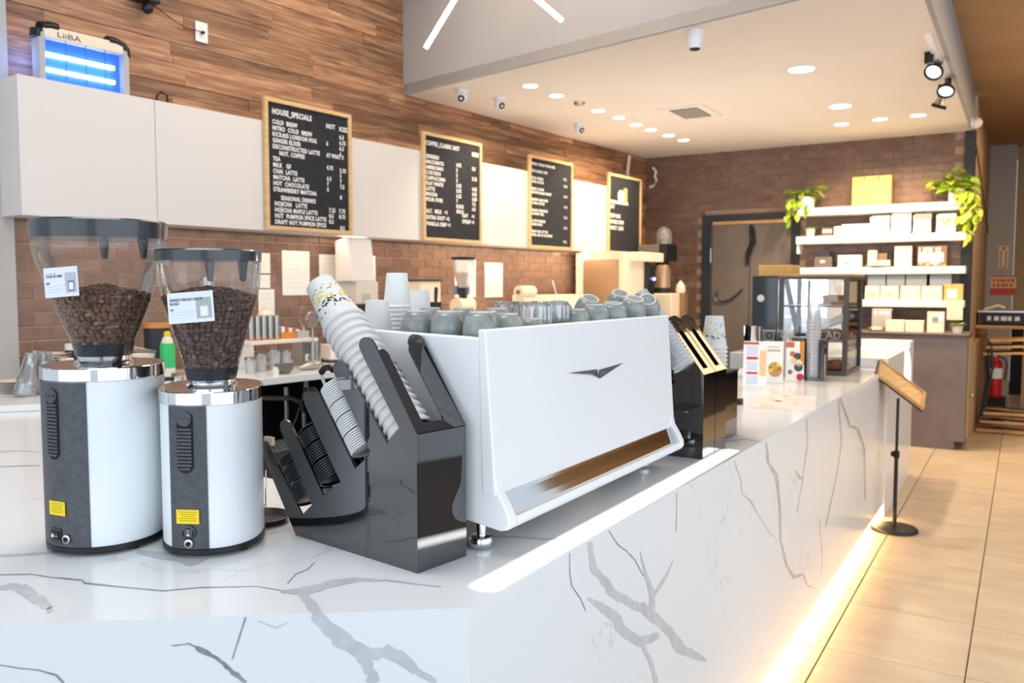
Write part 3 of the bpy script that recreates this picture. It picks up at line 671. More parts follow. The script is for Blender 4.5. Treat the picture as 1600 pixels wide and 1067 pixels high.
# track lamps
tr = thing('track_rail', 'white lamp rail fixed to the ceiling edge', 'rail', (-.60, 7.1, CEIL))
MB().box(-.02, .02, -.9, 1.1, -.02, 0).build('rail', M['white'], tr)
def track_head(px, py, y, d, label, r=.062, dark=True):
    c = aty(px, py, y); t = thing('track_lamp', label, 'lamp', c, 0, 'black track lamps'); d = Vector(d).normalized()
    e = MB(); e.m = d.to_track_quat('Z', 'Y').to_matrix().to_4x4()
    e.lathe([(.024, -.13), (.026, -.07), (r*.72, -.04), (r*.95, -.012)], 24).build('housing', M['black'] if dark else M['steel'], t, smooth=True)
    e = MB(); e.m = d.to_track_quat('Z', 'Y').to_matrix().to_4x4()
    e.lathe([(r*.9, -.016), (r*1.06, -.008), (r*1.06, .012), (r*.86, .012), (r*.84, -.005)], 28, cap=False).build('rim', M['dull_black'], t, smooth=True)
    e = MB(); e.m = d.to_track_quat('Z', 'Y').to_matrix().to_4x4()
    e.lathe([(.0005, .004), (r*.5, .001), (r*.85, .0)], 24, cap=False).build('lens', mat('track_lens', 'e8f0ff', .2, emis='e6f0ff', es=1.6), t, smooth=True)
    MB().tube([(0, 0, .02), (0, .0, CEIL - c.z - .02)], .010, 8).build('stem', M['black'], t, smooth=True)
track_head(1459, 112, 6.9, (-.25, -.9, -.75), 'upper left black track lamp pointing toward the room')
track_head(1478, 142, 7.5, (-.1, -.75, -.9), 'middle black track lamp pointing down')
track_head(1467, 166, 7.7, (-.35, .2, -.9), 'lowest track lamp with a warm grey conical shade', .055, False)
t = thing('track_adapter', 'black adapter block above the upper track lamp', 'adapter', aty(1452, 88, 6.7))
MB().box(-.03, .03, -.03, .03, -.05, .05).build('block', M['black'], t, .006)
MB().tube([(0, 0, .05), (0, 0, CEIL - t.location.z)], .012, 8).build('stem', M['steel'], t)

# white conduits
tag(MB().tube([wt(x, y, .04) for x, y in [(983, 243), (982, 255), (980, 270), (980, 285)]], .022).build('white_conduit', M['ceiling'], smooth=True), 'white conduit dropping behind the last menu board', 'pipe')
tag(MB().tube([aty(x, y, BY-.05) for x, y in [(1020, 262), (1025, 268), (1023, 275), (1026, 283), (1021, 291), (1015, 292)]], .018).build('loose_cable', M['ceiling'], smooth=True), 'short curly white cable high on the back wall corner', 'cable')

# ================================================================== ESPRESSO MACHINE
MY0, MY1 = 1.513, 2.60
mc = thing('espresso_machine', 'large white espresso machine with a dark wing emblem and chrome base strip', 'machine')
side = [(-.998, 1.546), (-1.05, 1.549), (-1.325, 1.557), (-1.345, 1.53), (-1.345, 1.22), (-1.32, 1.172), (-1.16, 1.156), (-1.074, 1.143), (-.985, 1.131), (-.957, 1.127), (-.940, 1.131),
        (-.931, 1.143), (-.932, 1.160), (-.945, 1.185), (-.962, 1.212), (-.971, 1.25), (-.994, 1.50)]
for y in (MY0, MY1-.03): MB().prism(side, y, y+.03, 'y').build('side_panel', M['machine'], mc, .004)
MB().prism([(-.992, 1.566), (-.966, 1.205), (-.972, 1.20), (-1.002, 1.205), (-1.012, 1.566)], MY0-.002, MY1+.002, 'y').build('front_panel', M['machine'], mc, .004)
MB().prism([(-.976, 1.215), (-.968, 1.195), (-.957, 1.172), (-.949, 1.153), (-.99, 1.15), (-1.0, 1.2)], MY0+.03, MY1-.03, 'y').build('chrome_strip', M['chrome'], mc)
MB().prism([(-.945, 1.158), (-.934, 1.157), (-.931, 1.143), (-.940, 1.131), (-.957, 1.127), (-.985, 1.131), (-.985, 1.15)], MY0+.031, MY1-.031, 'y').build('lower_lip', M['machine'], mc)
plan = [(-1.015, MY0+.031), (-1.015, MY1-.031), (-1.59, MY1-.031), (-1.58, 1.86), (-1.50, 1.86), (-1.47, 1.68), (-1.335, 1.66), (-1.335, MY0+.031)]
MB().prism(plan, 1.17, 1.50, 'z').build('inner_body', M['steel'], mc)
MB().prism(plan, 1.501, 1.512, 'z').build('cup_tray', M['steel'], mc)
for x, y in [(-1.034, 1.556), (-1.05, 2.53), (-1.29, 1.575), (-1.52, 2.52)]:
    MB().lathe([(.026, 1.071), (.028, 1.074), (.028, 1.090), (.025, 1.095), (.012, 1.097), (.012, 1.150)], 28, (x, y, 0)).build('foot', M['chrome'], mc, smooth=True)
def ep(px, py, dx=0): p = atx(px, py, -.975); return (p.y, p.z)
eL, eM, eR, eB = ep(891, 583), ep(938, 576), ep(977, 567), ep(938, 591)
em = MB(); pA, pB, pC, pD = ep(891, 583.5), ep(938, 585.5), ep(977, 567), ep(938, 577)
def fx(z): return -.966 - (z-1.205)*.072
for tri in ([eL, ep(936, 577), ep(939, 591), ep(933, 585)], [ep(939, 578), eR, ep(943, 585), ep(939, 592)]):
    zc = sum(p[1] for p in tri)/4; n = 4
    vs = [(fx(p[1])+.002, p[0], p[1]) for p in tri]; ap = (fx(zc)+.014, sum(p[0] for p in tri)/4, zc)
    em.add(vs+[ap], [(0, 1, 4), (1, 2, 4), (2, 3, 4), (3, 0, 4), (3, 2, 1, 0)])
em.build('wing_emblem', M['charcoal'], mc)

# cups standing upside down on the machine
def mugmesh():
    mb = MB(); mb.lathe([(.030, 0), (.033, .002), (.0375, .018), (.0395, .038), (.0375, .056), (.0315, .072), (.0245, .080), (.0235, .080)], 32)
    return mesh_of(mb, 'mug_body', M['mug'], 50)
def mug_thing(loc, label, rot=(0, 0, 0), handle=True, first=[], s=1.0, ha=0):
    t = thing('mug', label, 'mug', loc, 0, 'grey mugs on the espresso machine', rot); t.scale = (s, s, s)
    if not first:
        first.append(mugmesh()); first.append(mesh_of(MB().lathe([(.0245, .0795), (.0245, .083), (.021, .083), (.0205, .0785), (.001, .0785)], 28), 'foot_ring', M['mug_rim'], 50))
        first.append(mesh_of(MB().tube([(.036, 0, .058), (.052, 0, .060), (.062, 0, .048), (.062, 0, .034), (.052, 0, .022), (.037, 0, .022)], .0052, 8), 'handle', M['mug'], 60))
    inst(first[0], 'body', t, (0, 0, 0)); inst(first[1], 'foot_ring', t, (0, 0, 0))
    if handle: inst(first[2], 'handle', t, (0, 0, 0), (0, 0, ha))
MT = 1.5125
row1 = [(651, 'leftmost grey mug on the machine, upside down beside the paper cups'), (698, 'second grey mug from the left along the machine edge'), (749, 'third grey mug from the left, just behind the white front panel corner')]
for px, lb in row1:
    p = aty(px, 510, 1.60); mug_thing((p.x, 1.605, MT), lb, ha=2.3, s=1.08)
for px, y, lb, s in [(793, 1.70, 'fourth grey mug from the left, partly behind the front panel', 1.0), (830, 1.80, 'small low grey cup between the mugs and the cut glasses', .82)]:
    p = aty(px, 510, y); mug_thing((p.x, y, MT), lb, ha=2.0, s=s)
for px, y, lb in [(672, 1.78, 'grey mug in the second row behind the leftmost pair'), (724, 1.80, 'grey mug in the second row behind the second and third mugs'), (776, 1.84, 'grey mug in the second row left of the cut glasses')]:
    p = aty(px, 510, y); mug_thing((p.x, y, MT), lb, ha=1.0, s=1.1)
rr = [(900, 'first grey mug right of the cut glasses'), (929, 'second grey mug right of the cut glasses'), (957, 'third grey mug right of the cut glasses'), (983, 'second grey mug from the right end of the machine'), (1009, 'rightmost grey mug, tilted so its pale foot ring shows')]
for i, (px, lb) in enumerate(rr):
    p = atx(px, 500, -1.065); tilt = [(0, 0, 0), (0, 0, 0), (.1, .08, 0), (.22, .30, 0), (.62, .38, 0)][i]
    mug_thing((p.x, p.y, MT + [.0, .006, .008, .022, .036][i]), lb, tilt, ha=2.6, s=[1.02, 1.08, 1.1, 1.15, 1.12][i])
for i, (px, x, z, tl, lb) in enumerate([(872, -1.19, .012, (.2, .1, .4), 'grey mug lying in the back row with its handle up, over the cut glasses'), (912, -1.20, .03, (.5, .0, 1.0), 'grey mug in the back row with a looped handle, behind the right mugs'),
                                      (962, -1.20, .045, (.5, .1, .6), 'grey mug raised in the back row with a dark looped handle')]):
    p = atx(px, 480, x); mug_thing((x, p.y, MT+z), lb, tl, ha=-1.2, s=1.1)
# cut glass tumblers
fl_ = MB(); N = 48; prof = [(.036, 0), (.039, .035), (.040, .07), (.0395, .095), (.034, .104), (.001, .104)]
rings = []
for r, z in prof:
    rings.append([((r + (.0016 if k_ % 4 < 2 else -.0012)*(r > .01))*math.cos(2*math.pi*k_/N), (r + (.0016 if k_ % 4 < 2 else -.0012)*(r > .01))*math.sin(2*math.pi*k_/N), z) for k_ in range(N)])
fl_.loft(rings, cap=False); tumb = mesh_of(fl_, 'glass_tumbler', M['tumbler'])
base = mesh_of(MB().cyl(.031, .090, .101, 20), 'glass_base', M['tumbler'], True)
for px, y, lb in [(791, 2.05, 'cut glass tumbler upside down, farthest left of the glasses'), (822, 2.06, 'cut glass tumbler second from the left among the glasses'), (838, 1.93, 'cut glass tumbler in the middle of the glasses, at the panel edge'),
                  (868, 2.03, 'cut glass tumbler at the right, beside the grey mugs'), (850, 2.16, 'cut glass tumbler behind the two right glasses')]:
    p = aty(px, 500, y); t = thing('glass_tumbler', lb, 'glass', (p.x, y, MT), 0, 'cut glass tumblers on the machine')
    inst(tumb, 'glass_wall', t, (0, 0, 0)); inst(base, 'thick_base', t, (0, 0, 0))

# ------------------------------------------------------------------ paper cups
RR, RT, HC = .050, .0345, .128
cupm = mesh_of(MB().lathe([(RR-.002, .000), (RR, .0005), (RR+.0036, .003), (RR+.0026, .0068), (RR-.0012, .0082), (RT+.0004, HC-.006), (RT, HC), (RT-.002, HC), (RT-.002, HC-.008), (.001, HC-.008)], 40, cap=False), 'paper_cup', M['cup'], 40)
def print_patch(mb, n, zlo, zhi, a0, a1, size):
    for i in range(n):
        a = random.uniform(a0, a1); z = random.uniform(zlo, zhi); r = RR - .0008 + (RT-RR)*(z-.0075)/(HC-.013) + .0006
        c = Vector((r*math.cos(a), r*math.sin(a), z)); t = Vector((-math.sin(a), math.cos(a), 0)); u = Vector((0, 0, 1)); q = random.uniform(0, math.pi)
        d1 = (t*math.cos(q) + u*math.sin(q))*size*random.uniform(.6, 1.3); d2 = (t*-math.sin(q) + u*math.cos(q))*size*.38
        mb.add([tuple(c+d1), tuple(c+d2), tuple(c-d1), tuple(c-d2)], [(0, 1, 2, 3)])
def floral(t, a0, a1):
    m1 = MB(); print_patch(m1, 22, .086, .098, a0, a1, .0062); print_patch(m1, 40, .040, .058, a0, a1, .0066); print_patch(m1, 10, .026, .042, a0+.3, a1-.4, .004); m1.build('leaf_print', M['collar'], t)
    m2 = MB(); print_patch(m2, 26, .056, .100, a0+(a1-a0)*.45, a1, .009); m2.build('flower_print', mat('print_yellow', 'd9c22a', .6), t)
    m3 = MB(); print_patch(m3, 16, .02, .03, a0, a1, .0012); m3.build('small_print', M['greyink'], t)
ORD = ['lowest', 'second', 'third', 'fourth', 'fifth', 'sixth', 'seventh', 'eighth', 'ninth', 'tenth', 'eleventh', 'twelfth', 'thirteenth', 'fourteenth', 'fifteenth', 'sixteenth', 'seventeenth', 'eighteenth', 'nineteenth', 'twentieth', 'twenty-first', 'twenty-second', 'twenty-third', 'twenty-fourth', 'twenty-fifth', 'twenty-sixth', 'twenty-seventh', 'twenty-eighth', 'twenty-ninth', 'thirtieth', 'thirty-first']
def nth(lb, i, n):
    return lb + (', lowest' if i == 0 else ', topmost' if i == n-1 else ', %s from the bottom' % ORD[i])
def cup_stack(origin, axis, n, pitch, label_top, label_rest, group, name='paper_cup', mesh=cupm, ang=None, roll=0):
    axis = Vector(axis).normalized(); q = axis.to_track_quat('Z', 'Y').to_euler(); out = []
    for i in range(n):
        o = bpy.data.objects.new(name, mesh); COL.objects.link(o); o.location = Vector(origin) + axis*pitch*i; o.rotation_euler = q
        tag(o, label_top if i == n-1 else nth(label_rest, i, n+1), 'cup' if 'cup' in name else 'lid', group); out.append(o)
    if ang:
        floral(out[-1], *ang)
    return out

# ------------------------------------------------------------------ gloss black cup and lid dispensers
def round_tip(p0, p1, bulge, n=7):
    """semi-round finger end from p0 to p1, bulging outward"""
    a = Vector(p0); b = Vector(p1); c = (a+b)/2; r = (b-a)/2; d = Vector(bulge).normalized()*r.length; out = []
    for i in range(n+1):
        t = math.pi*i/n; out.append(tuple(c - r*math.cos(t) + d*math.sin(t)))
    return out
LD = (.628, .778)
hA = thing('cup_dispenser', 'tall gloss black acrylic cup and lid dispenser left of the espresso machine', 'dispenser', (-1.045, 1.337, TOP), math.atan2(.146, -.989))
poly = [(0, 0), (.416, 0)]
poly += round_tip((.545, .175), (.525, .207), LD) + [(.390, .054), (.352, .084)]
poly += round_tip((.468, .243), (.425, .262), LD)[::1] + [(.309, .113), (.246, .154)]
poly += round_tip((.372, .315), (.322, .348), LD) + [(.195, .191), (.141, .232)]
poly += round_tip((.263, .395), (.222, .415), LD) + [(.091, .259), (.051, .294)]
poly += round_tip((.173, .451), (.128, .470), LD) + [(0, .29)]
MB().prism(poly, -.004, 0, 'y').build('side_panel', M['acrylic'], hA)
MB().prism(poly, -.147, -.143, 'y').build('side_panel', M['acrylic'], hA)
MB().box(0, .004, -.143, -.0045, 0, .288).build('front_panel', M['acrylic'], hA)
# slanted face with its slot: fingers either side
SL = math.atan2(.465-.29, .13)
def slant_face(parent, w, ytop, L, slot, z0=.29):
    mb = MB(); mb.m = Matrix.Translation((0, -.0045, z0)) @ Matrix.Rotation(-SL, 4, 'Y')
    a, b = slot
    poly = [(0, 0), (0, -w)] + round_tip((L-.03, -w), (L-.03, -b), (1, 0)) + [(.022, -b), (.022, -a)] + round_tip((L-.03, -a), (L-.03, 0), (1, 0))
    mb.prism(poly, -.004, 0, 'z'); return mb.build('slant_face', M['acrylic'], parent)
slant_face(hA, .138, .0, .225, (.026, .088))
MB().box(.02, .40, -.142, -.006, .003, .007).build('bottom_shelf', M['acrylic'], hA)
def hloc(root, u, v, z): return Matrix.Translation(root.location) @ Matrix.Rotation(root.rotation_euler.z, 4, 'Z') @ Vector((u, v, z))
def hdir(root, u, v, z): return Matrix.Rotation(root.rotation_euler.z, 4, 'Z') @ Vector((u, v, z))
def cstack(root, uz, v, d, *a, **k): return cup_stack(hloc(root, uz[0], v, uz[1]), hdir(root, d[0], 0, d[1]), *a, **k)
DIR = (.69, .72)
cstack(hA, (.080, .275), -.058, DIR, 16, .0208, 'topmost paper cup of the tilted stack, printed with yellow flowers and dark leaves', 'plain white cup in the tilted stack of the black dispenser', 'tilted paper cups', ang=(-2.9, 2.9))
lidm = mesh_of(MB().lathe([(.0435, 0), (.0465, .0008), (.0465, .0028), (.0430, .0036), (.036, .0042), (.030, .0032), (.001, .0032)], 32, cap=False), 'cup_cover', M['collar'], 50)
lidc = mesh_of(MB().lathe([(.0415, 0), (.0445, .0008), (.0445, .0026), (.040, .0034), (.034, .0042), (.028, .003), (.001, .003)], 32, cap=False), 'clear_lid', M['cleardome'], 50)
def lids(root, uz, v, d, n, mesh, lb, grp, pitch=.0058):
    ax = hdir(root, d[0], 0, d[1]).normalized(); base = hloc(root, uz[0], v, uz[1]); q = ax.to_track_quat('Z', 'Y').to_euler(); s = 0
    for i in range(n):
        o = bpy.data.objects.new('cup_cover', mesh); COL.objects.link(o); o.location = base + ax*s; o.rotation_euler = q; tag(o, nth(lb, i, n), 'lid', grp)
        s += pitch + (.0035 if i in (7, 14, 20) else 0)
lids(hA, (.392, .088), -.040, (.60, .80), 19, lidm, 'black lid in the lower left slot of the black dispenser', 'black lids, left slot')
lids(hA, (.300, .150), -.040, (.60, .80), 22, lidm, 'black lid in the second slot of the black dispenser', 'black lids, second slot')
lids(hA, (.192, .232), -.040, (.62, .785), 30, lidc, 'clear lid in the stack beside the tilted paper cups', 'clear lids', .0054)
# tongs with a coil, in the gap behind the second finger
tg = thing('metal_tongs', 'looped steel tongs standing in the dispenser behind the clear lids', 'tongs')
def hA_pt(px, py, v):
    n = Vector((.146, .989, 0)); q = Vector((-1.045, 1.337, 0)) + n*v; d = ray(px, py); t = (q - Vector((0, 0, EYE))).dot(n)/d.dot(n); return Vector((0, 0, EYE)) + d*t
MB().tube([hA_pt(x, y, .085) for x, y in [(540, 668), (522, 625), (508, 598), (502, 583), (506, 576), (514, 575), (522, 580)]], .0022, 6).build('wire_loop', M['chrome'], tg, smooth=True)
MB().tube([hA_pt(x, y, .09) for x, y in [(536, 668), (517, 625), (505, 598), (499, 583)]], .0022, 6).build('wire_loop', M['chrome'], tg, smooth=True)
MB().tube([hA_pt(x, y, .08) for x, y in [(502, 582), (507, 575), (515, 574), (521, 578)]], .008, 8).build('grip', M['black'], tg, smooth=True)
co = MB(); pts = []
for i in range(120):
    t = i/119; c = hA_pt(506+t*26, 622+t*46, .075); pts.append(c + Vector((math.cos(t*75)*.010, 0, math.sin(t*75)*.010)))
co.tube(pts, .0013, 4).build('coil', M['tansteel'], tg, smooth=True)

hB = thing('lid_dispenser', 'gloss black dispenser right of the machine, nearer of the twin units', 'dispenser', (-.918, 2.747, TOP), math.pi)
hC = thing('lid_dispenser', 'gloss black dispenser right of the machine, farther of the twin units', 'dispenser', (-.918, 2.875, TOP), math.pi)
for hh in (hB, hC):
    pb = [(0, 0), (.40, 0), (.40, .12), (.27, .22)] + round_tip((.29, .40), (.262, .425), LD) + [(.13, .235), (.10, .26)] + round_tip((.172, .451), (.135, .475), LD) + [(0, .29)]
    MB().prism(pb, -.004, 0, 'y').build('side_panel', M['acrylic'], hh)
    MB().prism(pb, -.123, -.119, 'y').build('side_panel', M['acrylic'], hh)
    MB().box(0, .004, -.119, -.0045, 0, .288).build('front_panel', M['acrylic'], hh)
    slant_face(hh, .114, 0, .232, (.030, .078))
    MB().box(.02, .38, -.118, -.006, .003, .007).build('bottom_shelf', M['acrylic'], hh)
    lids(hh, (.085, .275), -.060, (.62, .78), 26, lidm, 'dark lid in the %s dispenser beyond the machine' % ('nearer' if hh is hB else 'farther'), 'lids in the %s far dispenser' % ('nearer' if hh is hB else 'second'))
cc = mesh_of(MB().lathe([(.040, 0), (.0415, .003), (.038, .006), (.029, .115), (.027, .115), (.001, .113)], 28, cap=False), 'clear_cup', M['plastic'], 40)
_a = aty(1070, 574, 2.695); _b = aty(1026, 502, 2.695); MB().box(.02, .12, .004, .095, .17, .176).build('side_tray', M['acrylic'], hB)
cup_stack(_a, _b-_a, 14, (_b-_a).length/13, 'top clear plastic cup leaning out over the machine corner', 'clear plastic cup in the leaning stack behind the machine', 'leaning clear cups', name='clear_cup', mesh=cc)

bx3 = thing('napkin_box', 'dark mirror-like napkin box under the upright flower-printed cups', 'box', (-.962, 3.14, TOP))
MB().box(-.16, 0, 0, .155, 0, .255).build('body', M['acrylic'], bx3, .002)
MB().box(-.162, .002, -.002, .157, .255, .262).build('rim', M['black'], bx3)
MB().cyl(.004, 0, .003, 12, (0, 0, 0)).build('rivet', M['dull_black'], bx3).location = (.001, .11, .10)
cup_stack((-1.035, 3.215, TOP+.263), (0, 0, 1), 6, .0165, 'top cup with yellow and grey leaf print on the upright stack past the machine', 'white paper cup in the upright stack past the machine', 'upright paper cups', ang=(-3.1, 3.1))

# cup stacks standing on the back of the machine
whitecup = mesh_of(MB().lathe([(.040, 0), (.0425, .002), (.041, .005), (.0395, .006), (.030, .098), (.028, .098), (.001, .095)], 32, cap=False), 'paper_cup', mat('bright_cup', 'f4f4f2', .55), 40)
for (px, y, n, lb) in [(621, 1.89, 8, 'the tall stack behind the leftmost mugs'), (590, 1.72, 2, 'the low pair behind the tilted cups'), (655, 2.02, 4, 'the short stack behind the second mug')]:
    p = aty(px, 510, y); cup_stack((p.x, y, MT), (0, 0, 1), n, .0125, 'top white cup of ' + lb, 'plain white cup in ' + lb, 'plain cups: ' + lb, mesh=whitecup)

# ================================================================== GRINDERS
def grinder(label, cx_, cy_, a, b, th, n, ztop, prof, lid, beans_top, beanmat, pan, knob, gz, stick, sw, sock, card, bandh):
    g = thing('coffee_grinder', label, 'grinder', (cx_, cy_, TOP), th, 'white coffee grinders'); zt = ztop - TOP
    def S(phi, z, off=0):
        c, s = math.cos(phi), math.sin(phi)
        return ((a+off)*math.copysign(abs(c)**(2/n), c), (b+off)*math.copysign(abs(s)**(2/n), s), z)
    def ring(z, off, N=96): return [S(2*math.pi*i/N, z, off) for i in range(N)]
    MB().loft([ring(.020, -.001), ring(.022, 0), ring(zt-bandh, 0)]).build('body', M['grinder_white'], g, smooth=40)
    MB().loft([ring(.006, -.002), ring(.009, .002), ring(.019, .002)]).build('base_ring', M['black'], g, smooth=40)
    MB().loft([ring(zt-bandh, .001), ring(zt-bandh+.002, .003), ring(zt-.002, .003), ring(zt, .001)]).build('top_band', M['chrome'], g, smooth=40)
    for q in (.7, 2.4, 3.9, 5.5):
        x, y, _ = S(q, 0, -.02); MB().cyl(.014, 0, .008, 14, (x, y, 0)).build('foot', M['dull_black'], g, smooth=True)
    # charcoal back panel wraps a part of the outline
    p0, p1 = pan; K = 22; rin = []; rout = []
    vs = []
    for z in (.021, zt-bandh-.001):
        for off in (.0, .0022):
            vs.append([S(p0+(p1-p0)*i/K, z, off) for i in range(K+1)])
    mb = MB(); allv = [p for r in vs for p in r]; m1 = K+1; fs = []
    for i in range(K):
        fs += [(m1+i, m1+i+1, 3*m1+i+1, 3*m1+i), (2*m1+i, 2*m1+i+1, 3*m1+i+1, 3*m1+i), (i, i+1, m1+i+1, m1+i)]
    fs += [(0, m1, 3*m1, 2*m1), (K, m1+K, 3*m1+K, 2*m1+K)]
    mb.add(allv, fs); mb.build('back_panel', M['charcoal'], g, smooth=40)
    def fr(phi, z, off=.0024):
        p = Vector(S(phi, z, off)); q = Vector(S(phi+.02, z, off)); t = (q-p).normalized(); nn = t.cross(Vector((0, 0, 1)))
        m = Matrix.Identity(4); m.col[0][:3] = t; m.col[1][:3] = Vector((0, 0, 1)); m.col[2][:3] = nn; m.col[3][:3] = p; return m
    # vent: pill recess with slats and a round slotted cap
    kz = knob[1] - TOP; gz = gz - TOP; kr = .0165
    mb = MB(); mb.m = fr(knob[0], 0)
    pill = [(kr*math.cos(t), kz+kr*math.sin(t)) for t in [math.pi*i/10 for i in range(11)]] + [(kr*math.cos(t), gz+kr+kr*math.sin(t)) for t in [math.pi+math.pi*i/10 for i in range(11)]]
    mb.prism([(x*1.08, y) for x, y in pill], 0, .0012, 'z'); mb.build('vent_recess', M['dull_black'], g)
    cnt = int((kz-kr-gz-.004)/.0078)
    for i in range(cnt):
        zz = gz + .008 + i*.0078; mb = MB(); mb.m = fr(knob[0], zz); hw = kr*.95 if zz > gz+kr*.6 else kr*.75
        mb.box(-hw, hw, 0, .0048, .001, .0042); mb.build('vent_slat', M['charcoal'], g)
    mb = MB(); mb.m = fr(knob[0], kz) ; mb.lathe([(kr, 0), (kr, .004), (kr*.93, .005), (.0001, .005)], 28); kn = mb.build('vent_cap', M['charcoal'], g, smooth=True)
    mb = MB(); mb.m = fr(knob[0], kz); mb.box(-kr*.9, kr*.9, -.0022, .0022, .005, .0082); mb.build('cap_bar', M['collar'], kn)
    # sticker, switch, socket
    mb = MB(); mb.m = fr(stick[0], stick[1]-TOP); mb.box(-stick[2], stick[2], -stick[3], stick[3], 0, .0008); st = mb.build('warning_sticker', M['yellow'], g)
    mb = MB(); mb.m = fr(stick[0], stick[1]-TOP)
    for i in range(5):
        wv = stick[2]*(.85-.13*(i % 3)); mb.box(-wv, wv, stick[3]*(.62-.3*i), stick[3]*(.62-.3*i)+.0012, .0008, .001)
    mb.build('sticker_text', M['yellowink'], st, kind='stuff')
    mb = MB(); mb.m = fr(sw[0], sw[1]-TOP)
    if sw[2] == 'rocker':
        mb.box(-.0155, .0155, -.0155, .0155, 0, .0035); s1 = mb.build('power_switch', M['collar'], g, .001)
        mb = MB(); mb.m = fr(sw[0], sw[1]-TOP); mb.box(-.012, .012, -.009, .010, .0035, .0065); mb.build('rocker', M['black'], s1, .001)
        mb = MB(); mb.m = fr(sw[0], sw[1]-TOP) @ Matrix.Translation((-.005, 0, .0066)); mb.lathe([(.0045, 0), (.0045, .0005), (.003, .0005), (.003, 0)], 16); mb.build('off_mark', M['white'], s1)
        mb = MB(); mb.m = fr(sw[0], sw[1]-TOP); mb.box(.004, .0095, -.0007, .0007, .0066, .007); mb.build('on_mark', M['white'], s1)
    else:
        mb.lathe([(.0155, 0), (.0155, .004), (.012, .005), (.012, .002), (.0001, .002)], 24); s1 = mb.build('power_switch', M['collar'], g, smooth=True)
        mb = MB(); mb.m = fr(sw[0], sw[1]-TOP); mb.box(-.0095, .0095, -.0095, .0095, .002, .006); mb.build('rocker', M['charcoal'], s1, .003)
        mb = MB(); mb.m = fr(sw[0], sw[1]-TOP); mb.box(-.0006, .0006, .002, .006, .0062, .0066); mb.build('on_mark', M['white'], s1)
        mb = MB(); mb.m = fr(sw[0], sw[1]-TOP) @ Matrix.Translation((0, -.004, .0062)); mb.lathe([(.0028, 0), (.0028, .0004), (.0018, .0004), (.0018, 0)], 14); mb.build('off_mark', M['white'], s1)
    mb = MB(); mb.m = fr(sock[0], sock[1]-TOP); mb.lathe([(.0098, 0), (.0098, .005), (.0058, .006), (.0050, .001), (.0001, .001)], 24, cap=False); mb.build('cable_bush', M['steel'], g, smooth=True)
    mb = MB(); mb.m = fr(sock[0], sock[1]-TOP); mb.cyl(.0038, 0, .0062, 12); mb.build('bush_core', M['dull_black'], g)
    # hopper
    P = [(r, z-TOP) for r, z in prof]; rb, zb = P[-1]
    MB().lathe([(rb*1.02, zt), (rb*1.06, zt+.004), (rb*.92, (zt+zb)/2), (rb*.95, zb)], 48).build('neck', M['chrome'], g, smooth=True)
    colr, colz = P[-2]
    MB().lathe([(rb-.002, zb), (rb, zb+.001), (colr+.001, colz), (colr-.002, colz)], 48).build('collar', M['collar'], g, smooth=40)
    MB().lathe([(r, z) for r, z in P[:-1]][::-1], 64, cap=False).build('hopper', M['hopper'], g, smooth=60)
    MB().lathe([(colr+.0005, colz+.004), (colr+.0035, colz+.006), (colr+.0035, colz+.008), (colr+.002, colz+.010)], 48, cap=False).build('hopper_rim', M['hopper'], g, smooth=60)
    lr, l0, l1 = lid
    MB().lathe([(lr-.006, l0-TOP), (lr, l0-TOP+.0005), (lr+.001, l1-TOP-.004), (lr-.003, l1-TOP), (.0001, l1-TOP)], 64).build('hopper_lid', M['collar'], g, smooth=40)
    for sg, dd in ((.62, .25), (-.1, .55)):
        q = Matrix.Rotation(-th, 4, 'Z') @ Vector((RV.x*sg*lr - RV.y*dd*lr*.6, RV.y*sg*lr + RV.x*dd*lr*.6, 0))
        MB().lathe([(.0012, -.045), (.007, -.042), (.0125, 0)], 16, (q.x, q.y, l0-TOP)).build('level_sensor', M['collar'], g, smooth=40)
    # beans: a dark core with a shell of single beans
    zbt = beans_top[0]-TOP; zpk = beans_top[1]-TOP; Q = P[:-1][::-1]
    def rad(z):
        for i in range(len(Q)-1):
            if Q[i][1] <= z <= Q[i+1][1]:
                t = (z-Q[i][1])/(Q[i+1][1]-Q[i][1]); return Q[i][0]*(1-t)+Q[i+1][0]*t
        return Q[-1][0]
    core = [(max(rad(z)-.0085, .004), z) for z in [Q[0][1]+.001 + (zbt-Q[0][1]-.006)*i/8 for i in range(9)]] + [(rad(zbt)*.55, zbt+(zpk-zbt)*.45), (.0001, zpk-.008)]
    MB().lathe(core, 40).build('bean_core', M['soil'], g, smooth=True)
    B = MB(); nb, mbb = 7, 4
    bv = []; bf = []
    for i in range(mbb+1):
        t = -math.pi/2 + math.pi*i/mbb
        for k_ in range(nb):
            u = 2*math.pi*k_/nb; x, y, z = math.cos(t)*math.cos(u), math.cos(t)*math.sin(u), math.sin(t)
            x, y, z = z*.0076, y*.0054, x*.0038
            if abs(y) < .0016 and z > 0: z -= .0012
            bv.append((x, y, z))
    for i in range(mbb):
        for k_ in range(nb): bf.append((i*nb+k_, i*nb+(k_+1) % nb, (i+1)*nb+(k_+1) % nb, (i+1)*nb+k_))
    def putbean(p, nrm_):
        q = Vector(nrm_).normalized().to_track_quat('Z', 'Y').to_matrix().to_4x4()
        B.m = Matrix.Translation(p) @ q @ Matrix.Rotation(random.uniform(0, 6.3), 4, 'Z') @ Matrix.Rotation(random.gauss(0, .35), 4, 'X') @ Matrix.Scale(random.uniform(.9, 1.12), 4); B.add(bv, bf)
    z = Q[0][1] + .002
